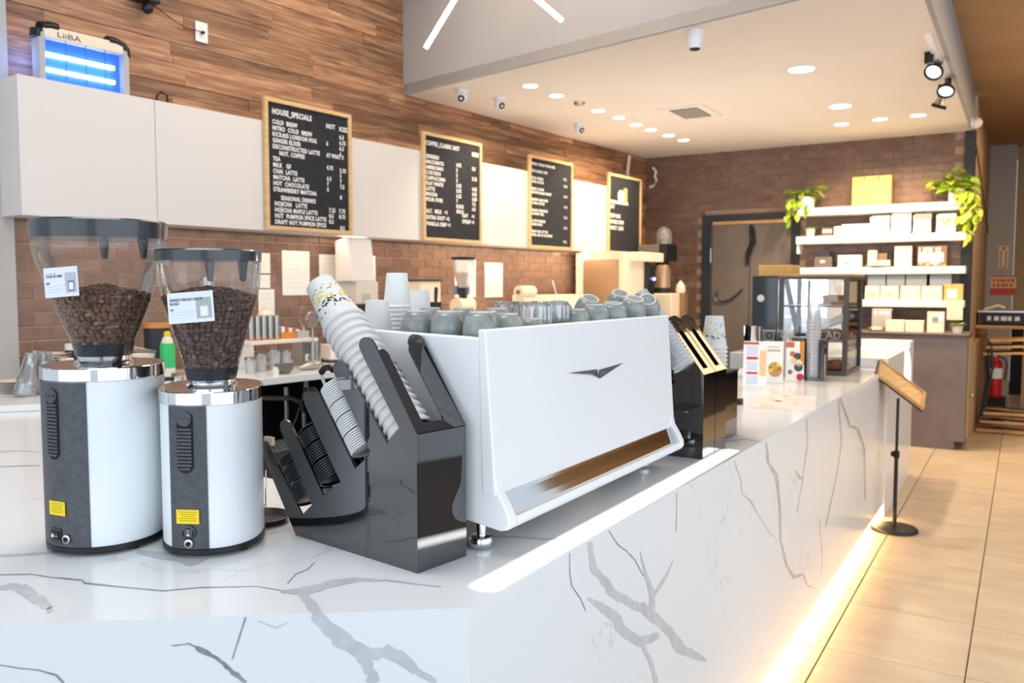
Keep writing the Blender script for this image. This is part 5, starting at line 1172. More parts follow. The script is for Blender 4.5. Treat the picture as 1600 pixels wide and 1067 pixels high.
# plants
lf = MB(); L = [(0, 0, 0), (.016, .010, .003), (.022, .030, .002), (.012, .052, -.003), (0, .066, -.010), (-.012, .052, -.003), (-.022, .030, .002), (-.016, .010, .003), (0, .03, -.004)]
lf.add(L, [(0, 1, 8), (1, 2, 8), (2, 3, 8), (3, 4, 8), (4, 5, 8), (5, 6, 8), (6, 7, 8), (7, 0, 8)]); leafm = mesh_of(lf, 'leaf', M['leaf'], True)
lf2 = MB(); lf2.add(L, [(0, 1, 8), (1, 2, 8), (2, 3, 8), (3, 4, 8), (4, 5, 8), (5, 6, 8), (6, 7, 8), (7, 0, 8)]); leafy = mesh_of(lf2, 'leaf', M['leafyellow'], True)
def pothos(px, label, potw, strands, crown, n, yel, cs=1.0):
    a = aty(px, 320, SY+.09); t = thing('trailing_plant', label, 'plant', (a.x, SY+.09, sh[0]+.001), 0, 'pothos plants on the top shelf')
    MB().lathe([(potw*.8, 0), (potw, .012), (potw*1.02, .13), (potw*.93, .13), (potw*.9, .10), (.001, .10)], 28, cap=False).build('pot', M['pot'], t, smooth=40)
    MB().lathe([(potw*.9, .10), (.001, .11)], 24, cap=False).build('soil', M['soil'], t)
    for i in range(n):
        aa = random.uniform(0, 6.28); r = random.uniform(.02, crown[0]); z = .13 + random.uniform(0, crown[1]); c = Vector((crown[2]+r*math.cos(aa), -.01+.6*r*math.sin(aa), z))
        inst(leafy if random.random() < yel else leafm, 'leaf', t, c, (random.uniform(-.9, .5), random.uniform(-.6, .6), aa-1.57+random.uniform(-.6, .6)), (random.uniform(1.2, 1.9)*cs,)*3)
    for pts in strands:
        W_ = [aty(x, y, SY-.03) - t.location for x, y in pts]; W_[0] = Vector((W_[0].x, .0, .12)); MB().tube(W_, .003, 6).build('stem', M['leaf'], t, smooth=True)
        for j in range(len(W_)-1):
            for q in range(4):
                c = W_[j].lerp(W_[j+1], (q+random.random()*.5)/4)
                inst(leafy if random.random() < yel*1.6 else leafm, 'leaf', t, c + Vector((random.uniform(-.03, .03), random.uniform(-.04, .01), random.uniform(-.01, .01))),
                     (random.uniform(-2.2, -1.2), random.uniform(-.5, .5), random.uniform(-1.3, 1.3)), (random.uniform(1.2, 1.75)*cs,)*3)
pothos(1260, 'leafy trailing pothos in a white pot at the left end of the top shelf', .085, [[(1245, 296), (1234, 310), (1231, 330), (1231, 350)], [(1262, 316), (1260, 335)], [(1249, 300), (1241, 318), (1243, 338)]], (.20, .10, .0), 34, .2)
pothos(1494, 'long trailing golden pothos in a white pot at the right end of the top shelf', .075, [[(1500, 290), (1512, 300), (1516, 325), (1514, 350), (1514, 378)], [(1503, 290), (1522, 300), (1524, 330), (1518, 352)], [(1495, 280), (1504, 300), (1502, 325), (1508, 350)], [(1515, 285), (1528, 310), (1526, 345)]], (.20, .17, -.04), 60, .45, 1.1)
# second shelf
def succulent(px, lvl, label, py_rim, y=None):
    y = y or (SY+.09 if lvl < 4 else 9.70); a = aty(px, py_rim, y); z = sh[lvl]; h = max(.06, a.z-z); t = thing('succulent', label, 'plant', (a.x, y, z+.001), 0, 'small succulents')
    MB().lathe([(.042, 0), (.055, h), (.050, h), (.001, h-.01)], 24, cap=False).build('pot', M['pot'], t, smooth=40)
    for i in range(22):
        aa = i*2.4; r = .012+.055*(i/22); inst(leafy if i % 3 else leafm, 'leaf', t, (r*math.cos(aa)*.5, r*math.sin(aa)*.5, h-.01), (random.uniform(.2, .9), 0, aa-1.57), (1.0, 1.0, 1.0))
succulent(1266, 1, 'pale green succulent in a small pot on the second shelf', 358); succulent(1496, 4, 'yellow green succulent in a small pot on the dark cupboard', 509)
t, w_, h_ = sbox(1284, 1301, 356, 1, 'dark_tin', 'small dark tin with a pale band beside the succulent', 'tin', M['doorpaint'], .07); MB().box(.01, w_-.01, -.002, 0, h_*.4, h_*.75).build('tin_band', M['pinkcard'], t)
t, w_, h_ = sbox(1303, 1313, 354, 1, 'cream_tub', 'tiny cream tub next to the dark tin', 'tub', M['pinkcard'], .06)
t, w_, h_ = sbox(1315, 1358, 351, 1, 'white_carton', 'long white carton in the middle of the second shelf', 'box', M['paper'], .14)
def pillow(px0, px1, py0, lvl, label, art, extra=None):
    y = SY+.06; a = aty(px0, py0, y); b = aty(px1, py0, y); z = sh[lvl]; w_ = b.x-a.x; h_ = a.z-z; t = thing('snack_packet', label, 'packet', (a.x, y, z+.001), 0, 'pillow packets on the second shelf')
    nx, nz = 8, 8; V = []; F = []
    for sgn in (-1, 1):
        for i in range(nx+1):
            for j in range(nz+1):
                u, v = i/nx, j/nz; d = (math.sin(math.pi*u)*math.sin(math.pi*v))**.6*.035; pin = .03*w_*math.sin(math.pi*v)
                V.append((pin + u*(w_-2*pin), sgn*d, v*h_))
    m1 = (nx+1)*(nz+1)
    for k_ in (0, 1):
        for i in range(nx):
            for j in range(nz): F.append((k_*m1+i*(nz+1)+j, k_*m1+(i+1)*(nz+1)+j, k_*m1+(i+1)*(nz+1)+j+1, k_*m1+i*(nz+1)+j+1))
    MB().add(V, F).build('pouch', M['paper'], t, smooth=True)
    for (x0, x1, z0, z1, m) in art: MB().box(w_*x0, w_*x1, -.038, -.030, h_*z0, h_*z1).build('print_patch', m, t, .002)
    return t, w_, h_
pillow(1359, 1391, 337, 1, 'plain white pillow packet, leftmost of the four', [])
pillow(1392, 1425, 332, 1, 'white pillow packet standing tallest, second of the four', [(.3, .5, .62, .70, mat('blue_print', 'c9d6ee', .6))])
pillow(1427, 1456, 334, 1, 'white packet with a pink band across its top', [(.06, .94, .74, .92, mat('pink_band', 'd98c8c', .6)), (.33, .7, .45, .62, mat('lilac_print', 'e6bfd0', .6))])
t, w_, h_ = pillow(1463, 1495, 334, 1, 'white packet with a green V shaped leaf print', [])
for sg in (-1, 1): MB().tube([(w_*.48, -.040, h_*.42), (w_*(.48+sg*.2), -.036, h_*.78)], .010, 6).build('leaf_print', mat('lime_print', 'b9e04a', .6), t)
# third shelf
y = SY+.05; a = aty(1272, 416, y); b = aty(1301, 391, y); w_ = b.x-a.x; h_ = b.z-sh[2]
t = thing('domed_box', 'black domed display box on the third shelf', 'box', (a.x, y, sh[2]+.001), 0)
dome = [(0, 0), (w_, 0), (w_*.97, h_*.45)] + [(w_/2+w_*.38*math.cos(math.pi*i/10), h_*.62+h_*.38*math.sin(math.pi*i/10)) for i in range(11)] + [(w_*.03, h_*.45)]
MB().prism(dome, 0, .12, 'y').build('body', M['navy'], t, .003); MB().box(w_*.02, w_*.98, -.004, -.0005, 0, h_*.62).build('front_flap', M['doorpaint'], t, .002); MB().box(w_*.33, w_*.6, -.006, -.004, h_*.28, h_*.42).build('badge', M['pinkcard'], t, .001)
t, w_, h_ = sbox(1309, 1345, 399, 2, 'patterned_box', 'low white box with grey floral print on the third shelf', 'box', M['paper'], .14)
for i in range(14): MB().box(*(lambda x, z: (x, x+.022, -.002, 0, z, z+.014))(random.uniform(.02, w_-.04), random.uniform(.01, h_-.03))).build('flower_print', M['greyink'], t)
y = SY+.05; a = aty(1350, 415, y); t = thing('round_plate', 'cream plate under the white cup and brown tin on the third shelf', 'plate', (aty(1371, 415, y).x, y+.06, sh[2]+.001), 0)
MB().lathe([(.07, 0), (.14, .016), (.135, .018), (.001, .006)], 32).build('dish', M['cream'], t, smooth=40)
t = thing('candle', 'white cylinder candle standing on the cream plate', 'candle', (aty(1362, 415, y).x, y+.05, sh[2]+.02), 0); MB().cyl(.052, 0, aty(1362, 391, y).z-sh[2]-.02, 28).build('wax', M['pinkcard'], t, smooth=40)
t = thing('brown_tin', 'brown tin with a dark and white top beside the white candle', 'tin', (aty(1381, 415, y).x, y+.05, sh[2]+.02), 0); MB().box(-.07, .06, -.05, .05, 0, .055).build('body', M['cream'], t, .004); MB().box(-.06, .03, -.05, .05, .056, .13).build('upper_box', M['brownleather'], t, .004); MB().cyl(.022, .056, .12, 16, (.055, 0, 0)).build('dark_spool', M['navy'], t, smooth=True)
t, w_, h_ = sbox(1398, 1425, 385, 2, 'cream_canister', 'tall plain cream box in the centre of the third shelf', 'box', M['pinkcard'], .10)
MB().box(.0, w_, -.002, -.0003, h_*.84, h_).build('top_band', mat('dusty_pink', 'e3c4b4', .6), t)
t, w_, h_ = sbox(1434, 1480, 385, 2, 'message_bag', 'patterned bag with bold white words LIFE IS on the third shelf', 'bag', M['brownleather'], .10)
text("LIFE IS", .085, (.01, -.003, h_-.075), UPR, M['letter'], t, 'lettering', sx=.95, bold=.002)
MB().box(.01, w_-.03, -.004, -.0005, h_*.22, h_*.66).build('white_panel', M['letter'], t)
marks(.03, -.0045, h_*.38, w_*.7, .03, 3, M['pinkcard'], t)
for i in range(12): MB().box(*(lambda x, z: (x, x+.025, -.003, -.0005, z, z+.02))(random.uniform(.01, w_-.03), random.uniform(.0, h_*.16))).build('flower_print', M['letter' if i % 2 else 'kraft'], t)
# lowest shelf: two rows of boxes
bx = [(1352, 1375, 'first'), (1376, 1405, 'second'), (1407, 1439, 'third'), (1440, 1473, 'fourth')]
for i, (p0, p1, od) in enumerate(bx):
    t, w_, h_ = sbox(p0, p1-.6, 447, 3, 'cream_box', od + ' cream box from the left on the lowest shelf, right of the pastry case', 'box', M['pinkcard'], .16, group='cream boxes on the lowest shelf')
    MB().box(0, w_, -.002, 0, h_*.0, h_*.70).build('front_label', mat('label_cream', 'f7e9c9', .6), t)
    if i < 2: MB().lathe([(.03, 0), (.03, .001)], 20).build('round_print', mat('pale_yellow_print', 'f3dd86', .6), t).matrix_local = Matrix.Translation((w_/2, -.003, h_*.35)) @ Matrix.Rotation(math.pi/2, 4, 'X')
for i, (p0, p1) in enumerate([(1356, 1384), (1386, 1414), (1416, 1448), (1453, 1487)]):
    a = aty(p0, 429, SY+.045); b = aty(p1, 429, SY+.045); z0 = aty(p0, 439, SY+.045).z
    t = thing('grey_carton', ['leftmost', 'second', 'third', 'rightmost'][i] + ' grey carton lying on top of the cream boxes', 'box', (a.x, SY+.04, sh[3]+(aty(1400, 447, SY+.03).z-sh[3])+.003), 0, 'grey cartons under the third shelf'); MB().box(0, b.x-a.x, 0, .15, 0, a.z-t.location.z+.03).build('body', M['greyink'], t, .003)
t, w_, h_ = sbox(1475, 1505, 444, 3, 'brown_carton', 'brown carton with a white label at the right end of the lowest shelf', 'box', M['kraft'], .14); MB().box(w_*.18, w_*.70, -.002, 0, h_*.12, h_*.68).build('white_label', M['letter'], t)
for i, (p0, p1) in enumerate([(1262, 1290), (1292, 1318), (1320, 1345)]):
    sbox(p0, p1, 440, 3, 'cream_box', ['leftmost', 'middle', 'right'][i] + ' cream box seen through the glass of the pastry case', 'box', M['pinkcard'], .16, group='cream boxes behind the pastry case')
# hanging sheet in front of the lowest shelf and things on the cupboard
a = aty(1480, 470, SY-.02); b = aty(1504, 500, SY-.02)
tag(MB().box(a.x, b.x, SY-.024, SY-.02, b.z, a.z-.001).build('pink_sheet', mat('pink_sheet', 'eed3c0', .6)), 'pale pink sheet hanging from the right end of the lowest shelf', 'paper')
t, w_, h_ = sbox(1357, 1383, 511, 4, 'wooden_crate', 'small brown crate holding a cream card on the dark cupboard', 'crate', M['brownleather'], .14)
MB().box(w_*.2, w_*.8, -.006, -.001, h_*.35, h_*1.2).build('cream_card', M['pinkcard'], t); MB().box(w_*.1, w_*.2, -.01, 0, h_*.1, h_*.3).build('clip', M['dull_black'], t)
a = aty(1360, 497, 9.70); b = aty(1388, 483, 9.70); t = thing('grey_radio', 'grey box with a pale blue label resting behind the brown crate', 'box', (a.x, 9.80, 1.182), 0); MB().box(0, b.x-a.x+.02, 0, .12, 0, b.z-1.182).build('body', M['greywall'], t, .005)
marks(.02, -.001, b.z-1.182-.06, .16, .030, 3, M['card'], t); MB().box(b.x-a.x+.0205, b.x-a.x+.03, .0, .11, .02, b.z-1.182-.02).build('dark_side', M['navy'], t)
sbox(1384, 1413, 500, 4, 'cream_box', 'left cream box of the pair on the dark cupboard', 'box', M['pinkcard'], .15, group='pair of cream boxes'); sbox(1414.5, 1443, 501, 4, 'cream_box', 'right cream box of the pair on the dark cupboard', 'box', M['pinkcard'], .15, group='pair of cream boxes')
t, w_, h_ = sbox(1449, 1476, 487, 4, 'framed_card', 'upright white framed card on the dark cupboard', 'frame', M['pinkcard'], .04); MB().prism([(0.01, h_*.62), (w_-.01, h_*.98), (w_-.01, h_*.5), (.01, h_*.5)], -.003, 0, 'y').build('card_print', M['card'], t); MB().box(w_*.3, w_*.65, -.0045, -.003, h_*.52, h_*.75).build('print_square', M['greyink'], t)

# ================================================================== FAR END OF THE COUNTER
pc = thing('pastry_case', 'dark framed glass pastry case with a wooden top on the counter', 'case', (-1.425, 5.80, TOP))
CW, CD, CH = .445, .56, .655
for x in (0, CW-.03):
    for yy in (0, CD-.03): MB().box(x, x+.03, yy, yy+.03, .03, CH-.02).build('frame_post', M['laminate_dark'], pc)
MB().box(0, CW, 0, CD, 0, .03).build('base', M['laminate_dark'], pc, .003); MB().box(-.004, CW+.004, -.004, CD+.004, CH-.02, CH).build('frame_top', M['laminate_dark'], pc)
MB().box(-.01, CW+.01, .005, CD+.01, CH, CH+.016).build('wood_top', M['oak'], pc, .002)
for zz, nm in ((.455, 'upper'), (.225, 'lower')): MB().box(.03, CW-.03, .01, CD-.02, zz, zz+.008).build('glass_shelf', M['tumbler'], pc); MB().box(.0, CW, -.001, .006, zz-.004, zz+.004).build('shelf_edge', M['laminate_dark'], pc)
MB().box(.03, CW-.03, .012, .015, .03, CH-.02).build('glass_pane', M['glass'], pc); MB().box(CW-.014, CW-.011, .03, CD-.03, .03, CH-.02).build('glass_pane', M['glass'], pc)
MB().box(.24, .43, .10, .45, .464, .474).build('wood_board', M['oak'], pc)
MB().box(.24, .43, .05, .08, .235, .30).build('name_strip', M['brownleather'], pc); text("AD", .07, (.30, .048, .24), UPR, M['letter'], pc, 'lettering')
def croissant(x, y, z, rz, lb, s=1.0):
    t = thing('croissant', lb, 'pastry', (pc.location.x+x, pc.location.y+y, pc.location.z+z+.028*s), rz, 'pastries in the case')
    pts = [(.075*math.sin(a), .05-.05*math.cos(a)*1.2, 0) for a in [math.radians(-80+20*i) for i in range(9)]]
    MB().tube([Vector(p)*s for p in pts], [r*s for r in (.008, .018, .024, .029, .031, .029, .024, .018, .008)], 12).build('pastry_body', M['pastry'], t, smooth=True)
    for i in range(1, 8): MB().tube([Vector(pts[i])*s-Vector((.003, 0, 0)), Vector(pts[i])*s+Vector((.003, 0, 0))], (.020, .026, .031, .033, .031, .026, .020)[i-1]*s, 12).build('crust_fold', M['pastry'], t, smooth=True)
croissant(.26, .06, .031, .2, 'left croissant on the bottom of the pastry case', 1.1); croissant(.36, .07, .031, -.3, 'right croissant on the bottom of the pastry case', 1.1); croissant(.33, .25, .031, .8, 'croissant behind the front two in the pastry case')
for i, (x, y, z, lb) in enumerate([(.34, .16, .475, 'lower brown pastry slice on the top shelf of the case'), (.33, .16, .503, 'upper reddish pastry slice on the top shelf of the case')]):
    t = thing('cake_slice', lb, 'pastry', (pc.location.x+x, pc.location.y+y, pc.location.z+z), .15*i, 'cake slices'); MB().box(-.075, .075, -.05, .05, 0, .024).build('sponge', M['pastry'], t, .004); MB().box(-.07, .07, -.045, .045, .0245, .028).build('glaze', M['terracotta'], t)
for i in range(4):
    t = thing('wrapped_loaf', ['first', 'second', 'third', 'fourth'][i] + ' brown loaf piece on the middle shelf of the case', 'pastry', (pc.location.x+.22+.06*i, pc.location.y+.22, pc.location.z+.234+.035), .4*i, 'loaves in the case'); MB().ball((0, 0, 0), .05, .035, .034, 14, 8).build('crust', M['pastry'], t, smooth=True)
t = thing('paper_wrap', 'crumpled white paper sheet in the middle of the pastry case', 'paper', (pc.location.x+.36, pc.location.y+.12, pc.location.z+.36), 0); MB().prism([(-.10, -.02), (.06, .06), (.06, .0), (-.10, -.06)], -.03, .2, 'y').build('sheet', M['paper'], t, .004)
# lit drinks fridge behind the case: solid dark door panel on the left, glass front on the right
dk = thing('drinks_fridge', 'drinks fridge behind the pastry case, dark panel left and bright blue-white inside', 'fridge', (-1.825, 6.60, 1.146))
FH = .59; FW = .58
MB().box(0, .20, .0, .50, 0, FH).build('side_cabinet', M['dull_black'], dk, .004); MB().box(.004, .196, -.012, -.001, .01, FH-.01).build('dark_door', M['screen'], dk)
MB().box(.2005, FW, .485, .50, 0, FH).build('back_wall', M['white'], dk); MB().box(.2005, FW, 0, .4845, 0, .02).build('floor_plate', M['white'], dk); MB().box(.2005, FW, 0, .4845, FH-.02, FH).build('roof_plate', M['dull_black'], dk)
MB().box(FW-.015, FW, 0, .4845, .0205, FH-.0205).build('side_wall', M['white'], dk)
MB().box(.2005, FW-.0155, .03, .48, .27, .278).build('glass_shelf', M['tumbler'], dk); MB().box(.2005, FW-.016, .002, .008, .0205, FH-.0205).build('glass_door', M['tumbler'], dk)
MB().prism([(.36, .0205), (.40, .0205), (.28, FH-.021), (.24, FH-.021)], -.008, .001, 'y').build('door_bar', M['navy'], dk); MB().box(.42, .44, -.008, .001, .0205, FH-.021).build('door_bar', M['navy'], dk)
MB().box(.24, FW-.04, .03, .05, FH-.035, FH-.0205).build('light_strip', mat('fridge_lamp', 'ffffff', .3, emis='dcecff', es=14), dk)
for i in range(6):
    MB().lathe([(.028, 0), (.030, .12), (.012, .17), (.012, .2)], 16).build('drink_bottle', [M['card'], M['ceramic'], M['greywall']][i % 3], dk, smooth=40).location = (.25+.06*i, .3, .279 if i % 2 else .021)
l = bpy.data.lights.new('fridge_light', 'POINT'); l.energy = 55; l.color = (.80, .90, 1); l.shadow_soft_size = .05
lo = bpy.data.objects.new('fridge_light', l); COL.objects.link(lo); lo.parent = dk; lo.location = (.38, .15, FH-.08)
for i, (x, z) in enumerate([(.07, .42), (.065, .15)]):
    MB().lathe([(.028, 0), (.028, .002)], 20).build('round_sticker', M['ceramic'], dk).matrix_local = Matrix.Translation((x, -.013, z)) @ Matrix.Rotation(math.pi/2, 4, 'X')
t = thing('carton', 'yellowish carton lying on top of the drinks fridge', 'box', (-1.80, 6.64, 1.146+.591), 0); MB().box(.01, .27, 0, .25, 0, .085).build('body', M['kraft'], t, .003)
# clear cup tube holder
ch = thing('cup_tube_holder', 'black acrylic holder for tall clear cup stacks in front of the pastry case', 'holder', (-1.245, 5.42, TOP))
MB().box(.0, .075, 0, .10, 0, .27).build('side_block', M['acrylic'], ch, .002); MB().box(.0755, .20, .09, .10, 0, .26).build('back_plate', M['acrylic'], ch); MB().box(.0755, .20, -.01, .0895, 0, .02).build('base', M['acrylic'], ch); MB().box(.175, .20, .0, .0895, .0205, .26).build('right_block', M['acrylic'], ch)
cg = mesh_of(MB().lathe([(.045, 0), (.047, .003), (.044, .006), (.031, .11), (.001, .112)], 28, cap=False), 'clear_cup', M['plastic'], 40)
cup_stack((ch.location.x+.125, 5.455, TOP+.021), (0, 0, 1), 17, .0215, 'top clear cup of the tall tube stack before the pastry case', 'clear cup in the tall tube stack before the pastry case', 'tall clear cup stack', name='clear_cup', mesh=cg)
cup_stack((ch.location.x-.06, 5.60, TOP+.001), (0, 0, 1), 10, .022, 'top clear cup of the shorter stack behind the tall one', 'clear cup in the shorter stack behind the tall one', 'short clear cup stack', name='clear_cup', mesh=cg)
# sign strip with round letters on a stand, between brochures and fridge
a = aty(1186, 530, 5.75); t = thing('counter_sign', 'clear counter sign with dark round letters behind the brochures', 'sign', (a.x, 5.75, TOP))
MB().box(0, .36, 0, .006, 0, .30).build('clear_plate', M['glass'], t); MB().box(.0, .10, .008, .05, 0, .29).build('grey_block', M['greywall'], t, .003); MB().box(.11, .36, .008, .04, .20, .27).build('dark_strip', M['navy'], t); text("O  L CAFE CO", .062, (.045, -.002, .235), UPR, M['ink'], t, 'lettering', sx=.95, bold=.002)
t = thing('steel_pitcher', 'shiny steel pitcher behind the left brochure', 'pitcher', (*aty(1176, 560, 5.55).xy, TOP)); MB().lathe([(.055, 0), (.058, .01), (.058, .32), (.060, .33), (.054, .33), (.053, .02), (.001, .02)], 32, cap=False).build('wall', M['chrome'], t, smooth=40)
# brochures leaning in a clear stand
def brochure(px0, px1, pyt, pyb, y, label, paint):
    a = aty(px0, pyb, y); b = aty(px1, pyb, y); zt = aty(px0, pyt, y).z; w_ = b.x-a.x; h_ = zt-TOP
    t = thing('brochure', label, 'brochure', (a.x, y, TOP+.001), 0, 'brochures on the counter', (-.12, 0, .18)); MB().box(0, w_, 0, .003, 0, h_).build('card', M['paper'], t, .0005)
    for (x0, x1, z0, z1, m) in paint: MB().box(w_*x0, w_*x1, -.0012, 0, h_*z0, h_*z1).build('print_patch', m, t)
    return t, w_, h_
RD = M['redink']; PB = mat('pale_blue_print', 'd7dcea', .6); PO = mat('peach_print', 'f3c794', .6)
t, w_, h_ = brochure(1160, 1196, 533, 605, 4.88, 'left brochure with three red bars, next to the upright cups', [(.0, .65, .93, .98, RD), (.15, .62, .60, .66, RD), (.15, .62, .28, .33, RD), (.12, .6, .68, .90, PB), (.15, .6, .36, .56, PB), (.15, .62, .06, .25, PB), (.7, .98, .25, .8, PO)])
t, w_, h_ = brochure(1191, 1222, 533, 600, 5.16, 'middle brochure with a printed bowl of salad', [(.25, .8, .84, .88, PO), (.2, .85, .76, .79, M['greyink'])])
MB().lathe([(.040, 0), (.040, .001)], 24).build('printed_bowl', M['oak'], t).matrix_local = Matrix.Translation((w_*.62, -.002, h_*.30)) @ Matrix.Rotation(math.pi/2, 4, 'X')
for i in range(9): aa = i*.75; MB().lathe([(.012, 0), (.012, .001)], 10).build('printed_food', [M['terracotta'], M['yellow'], M['amber'], M['leafyellow']][i % 4], t).matrix_local = Matrix.Translation((w_*.60+.026*math.cos(aa), -.0032, h_*.36+.024*math.sin(aa))) @ Matrix.Rotation(math.pi/2, 4, 'X')
t, w_, h_ = brochure(1227, 1255, 533, 597, 5.34, 'right brochure with orange print and printed cups', [(.0, .45, .84, .98, M['terracotta']), (.75, 1, .40, 1.0, M['amber'])])
for (x, z, r, m) in [(.35, .68, .016, M['terracotta']), (.62, .62, .022, M['collar']), (.45, .50, .02, PO), (.70, .34, .026, M['collar']), (.72, .44, .02, M['cream']), (.25, .22, .014, M['brownleather']), (.80, .10, .022, M['red'])]:
    MB().lathe([(r, 0), (r, .001)], 18).build('printed_dish', m, t).matrix_local = Matrix.Translation((w_*x, -.0025, h_*z)) @ Matrix.Rotation(math.pi/2, 4, 'X')
t = thing('brochure_clip', 'black clip at the foot of the left brochure', 'clip', (*atz(1156, 632, TOP).xy, TOP)); MB().box(-.012, .012, -.02, .02, 0, .03).build('clip_body', M['black'], t, .002)
# flat place mat with faint food picture
t = thing('flyer', 'pale flyer with faint food pictures lying on the counter before the brochures', 'paper', (*atz(1232, 628, TOP).xy, TOP+.0006), .2)
MB().box(-.17, .13, -.28, .30, 0, .0008).build('sheet', mat('flyer_white', 'e9e2da', .3), t)
for i in range(16): MB().lathe([(.02, 0), (.02, .0004)], 10).build('faint_print', [PO, mat('faint_pink', 'e0bfae', .5)][i % 2], t).location = (random.uniform(-.12, .09), random.uniform(-.22, .24), .0008)

# ------------------------------------------------------------------ sign stand on the floor
st = thing('sign_stand', 'black floor sign stand with a tilted wooden framed panel by the counter', 'sign stand', (-.705, 6.149, 0))
MB().lathe([(.150, .001), (.150, .012), (.142, .022), (.05, .034), (.018, .04), (.001, .04)], 48).build('base', M['black'], st, smooth=40)
MB().cyl(.013, .035, .52, 20).build('lower_pole', M['black'], st, smooth=40); MB().cyl(.0095, .52, .905, 20, (.0, 0, 0)).build('upper_pole', M['black'], st, smooth=40)
MB().lathe([(.020, .50), (.020, .545)], 20).box(-.034, -.012, -.012, .012, .508, .538).build('collar', M['dull_black'], st, smooth=40)
A_ = aty(1368.6, 586, 6.05) - st.location; D_ = aty(1441.7, 640.7, 6.15) - st.location; E1 = (D_-A_); E1n = E1.normalized(); B_ = Vector((.05, .24, .035)); B_ = B_ - E1n*B_.dot(E1n); Bn = B_.normalized(); Nn = E1n.cross(Bn)
m = Matrix.Identity(4); m.col[0][:3] = E1n; m.col[1][:3] = Bn; m.col[2][:3] = Nn if Nn.z > 0 else -Nn; m.col[3][:3] = A_; LL, BL = E1.length, B_.length
for bx_ in [(0, LL, 0, .012), (0, LL, BL-.012, BL), (0, .012, .012, BL-.012), (LL-.025, LL, .012, BL-.012)]:
    mb = MB(); mb.m = m; mb.box(bx_[0], bx_[1], bx_[2], bx_[3], -.006, .016); mb.build('panel_frame', M['oak'], st, .001)
mb = MB(); mb.m = m; mb.box(.012, LL-.025, .012, BL-.012, -.004, .004); mb.build('sign_panel', M['frame_wood'], st)
mb = MB(); mb.m = m; mb.box(-.004, LL+.002, -.006, BL+.006, -.014, -.0065); mb.build('back_tray', M['black'], st)

# ================================================================== CORRIDOR END
a = aty(1545, 500, 11.8); t = thing('bus_tub', 'black bus tub with cream cutlery on a wall ledge in the corridor', 'tub', (-.47, 11.7, 1.19))
MB().prism([(.03, .015), (.50, .015), (.55, .15), (.0, .15)], 0, .55, 'y').build('tub_body', M['black'], t, .004); MB().box(-.02, .57, -.02, .57, .151, .175).build('rim', M['steel'], t, .003); MB().tube([(.05, .1, .18), (.20, .1, .23), (.27, .1, .20)], .02, 8).build('cloth', M['cream'], t, smooth=True)
marks(.09, -.003, .055, .36, .05, 5, M['card'], t)
t2 = thing('tub_ledge', 'pale ledge and pale post under the bus tub', 'ledge', (-.498, 11.6, 0)); MB().box(0, .62, 0, .75, 1.15, 1.188).build('board', M['oak'], t2, .003); MB().box(.50, .55, .3, .36, 0, 1.149).build('post', M['tanwall'], t2)
fx_ = thing('fire_extinguisher', 'red fire extinguisher with a white label in the corridor', 'extinguisher', (-.27, 11.35, .36))
h0 = 0
MB().lathe([(.075, 0), (.078, .01), (.078, .38), (.060, .43), (.025, .455), (.025, .47)], 32).build('cylinder', M['red'], fx_, smooth=40)
MB().lathe([(.0785, .22), (.0785, .34)], 32, cap=False).build('label_band', M['paper'], fx_, smooth=True)
MB().box(-.03, .10, -.012, .012, .49, .51).box(-.02, .02, -.02, .02, .47, .49).build('valve_handle', M['steel'], fx_, .003); MB().tube([(.02, 0, .48), (.10, 0, .45), (.12, 0, .38), (.10, 0, .2)], .009, 8).build('hose', M['black'], fx_, smooth=True)
t = thing('extinguisher_box', 'dark low box under the fire extinguisher', 'box', (-.27, 11.35, 0)); MB().box(-.12, .12, -.10, .12, 0, .355).build('body', M['dull_black'], t, .004)
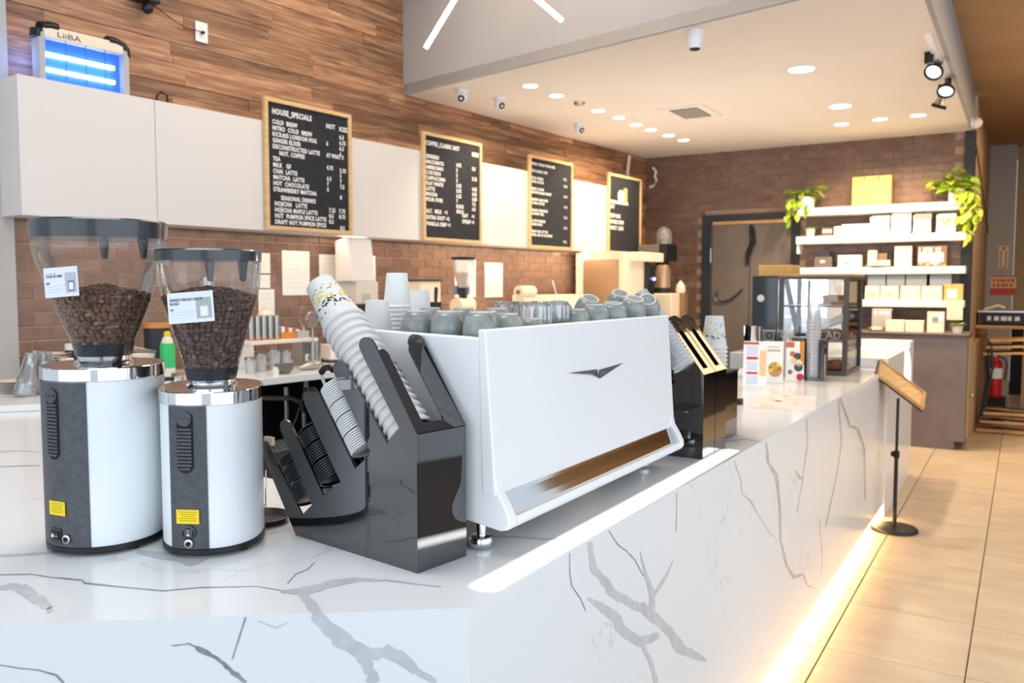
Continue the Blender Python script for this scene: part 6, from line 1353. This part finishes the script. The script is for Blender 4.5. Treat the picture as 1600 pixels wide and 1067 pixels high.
def stack_chair(i):
    t = thing('stacking_chair', ['lowest', 'middle', 'topmost'][i] + ' of the stacked wooden seat chairs at the right edge', 'chair', (-.10+.02*i, 11.0, .0), .05*i, 'stacked chairs in the corridor')
    z = .88 + .075*i
    MB().prism([(-.28, z+.0), (.02, z+.02), (.22, z+.03), (.42, z+.08), (.45, z+.12), (.45, z+.145), (.40, z+.11), (.20, z+.055), (.0, z+.045), (-.28, z+.03)], -.20, .22, 'y').build('seat', M['seatwood'], t, .006)
    for yy in (-.18, .19): MB().tube([(-.26, yy, z), (-.24, yy, z-.30), (-.30, yy, .10+.09*i), (.0, yy, .07+.09*i), (.40, yy, .07+.09*i), (.36, yy, z-.2), (.34, yy, z+.06)], .011, 8).build('leg', M['navy'], t, smooth=True)
    for yy in (-.21, .20): MB().box(-.32, .50, yy-.012, yy+.012, .015+.10*i, .05+.10*i).build('foot_rail', M['seatwood'], t, .008)
for i in range(3): stack_chair(i)
# signs on the pier
t = thing('extinguisher_sign', 'narrow white sign with a red arrow on the grey pier', 'sign', (0, 14.195, 0)); q0 = aty(1561, 384, 14.19); q1 = aty(1575, 419, 14.19)
MB().box(q0.x, q1.x, -.004, 0, q1.z, q0.z).build('plate', mat('pale_sign', 'ead9c6', .6), t); w_ = q1.x-q0.x; h_ = q0.z-q1.z
for b_ in [(q0.x+w_*.18, q0.x+w_*.30, q1.z+h_*.1, q0.z-h_*.2), (q1.x-w_*.30, q1.x-w_*.18, q1.z+h_*.1, q0.z-h_*.2)]: MB().box(b_[0], b_[1], -.006, -.004, b_[2], b_[3]).build('red_border', RD, t)
MB().prism([(q0.x+w_*.2, q0.z-.02), (q1.x-w_*.2, q0.z-.02), ((q0.x+q1.x)/2, q0.z-h_*.2)], -.006, -.004, 'y').build('arrow', RD, t)
MB().box(q0.x+w_*.18, q1.x-w_*.18, -.006, -.004, q1.z+h_*.04, q1.z+h_*.09).build('red_border', RD, t)
t = thing('notice_sign', 'red and cream notice on the grey pier below the arrow sign', 'sign', (0, 14.195, 0)); q0 = aty(1548, 431, 14.19); q1 = aty(1587, 461, 14.19)
MB().box(q0.x, q1.x, -.004, 0, q1.z, q0.z).build('plate', mat('peach_sign', 'eccb9f', .6), t); h_ = q0.z-q1.z
MB().box(q0.x, q1.x, -.006, -.004, q1.z, q1.z+h_*.36).build('red_field', RD, t); MB().box(q0.x, q1.x, -.006, -.004, q0.z-h_*.06, q0.z).build('red_border', RD, t)
marks(q0.x+.03, -.0042, q0.z-h_*.32, (q1.x-q0.x)*.86, .045, 6, RD, t); marks(q0.x+.03, -.0042, q0.z-h_*.56, (q1.x-q0.x)*.82, .045, 5, RD, t)
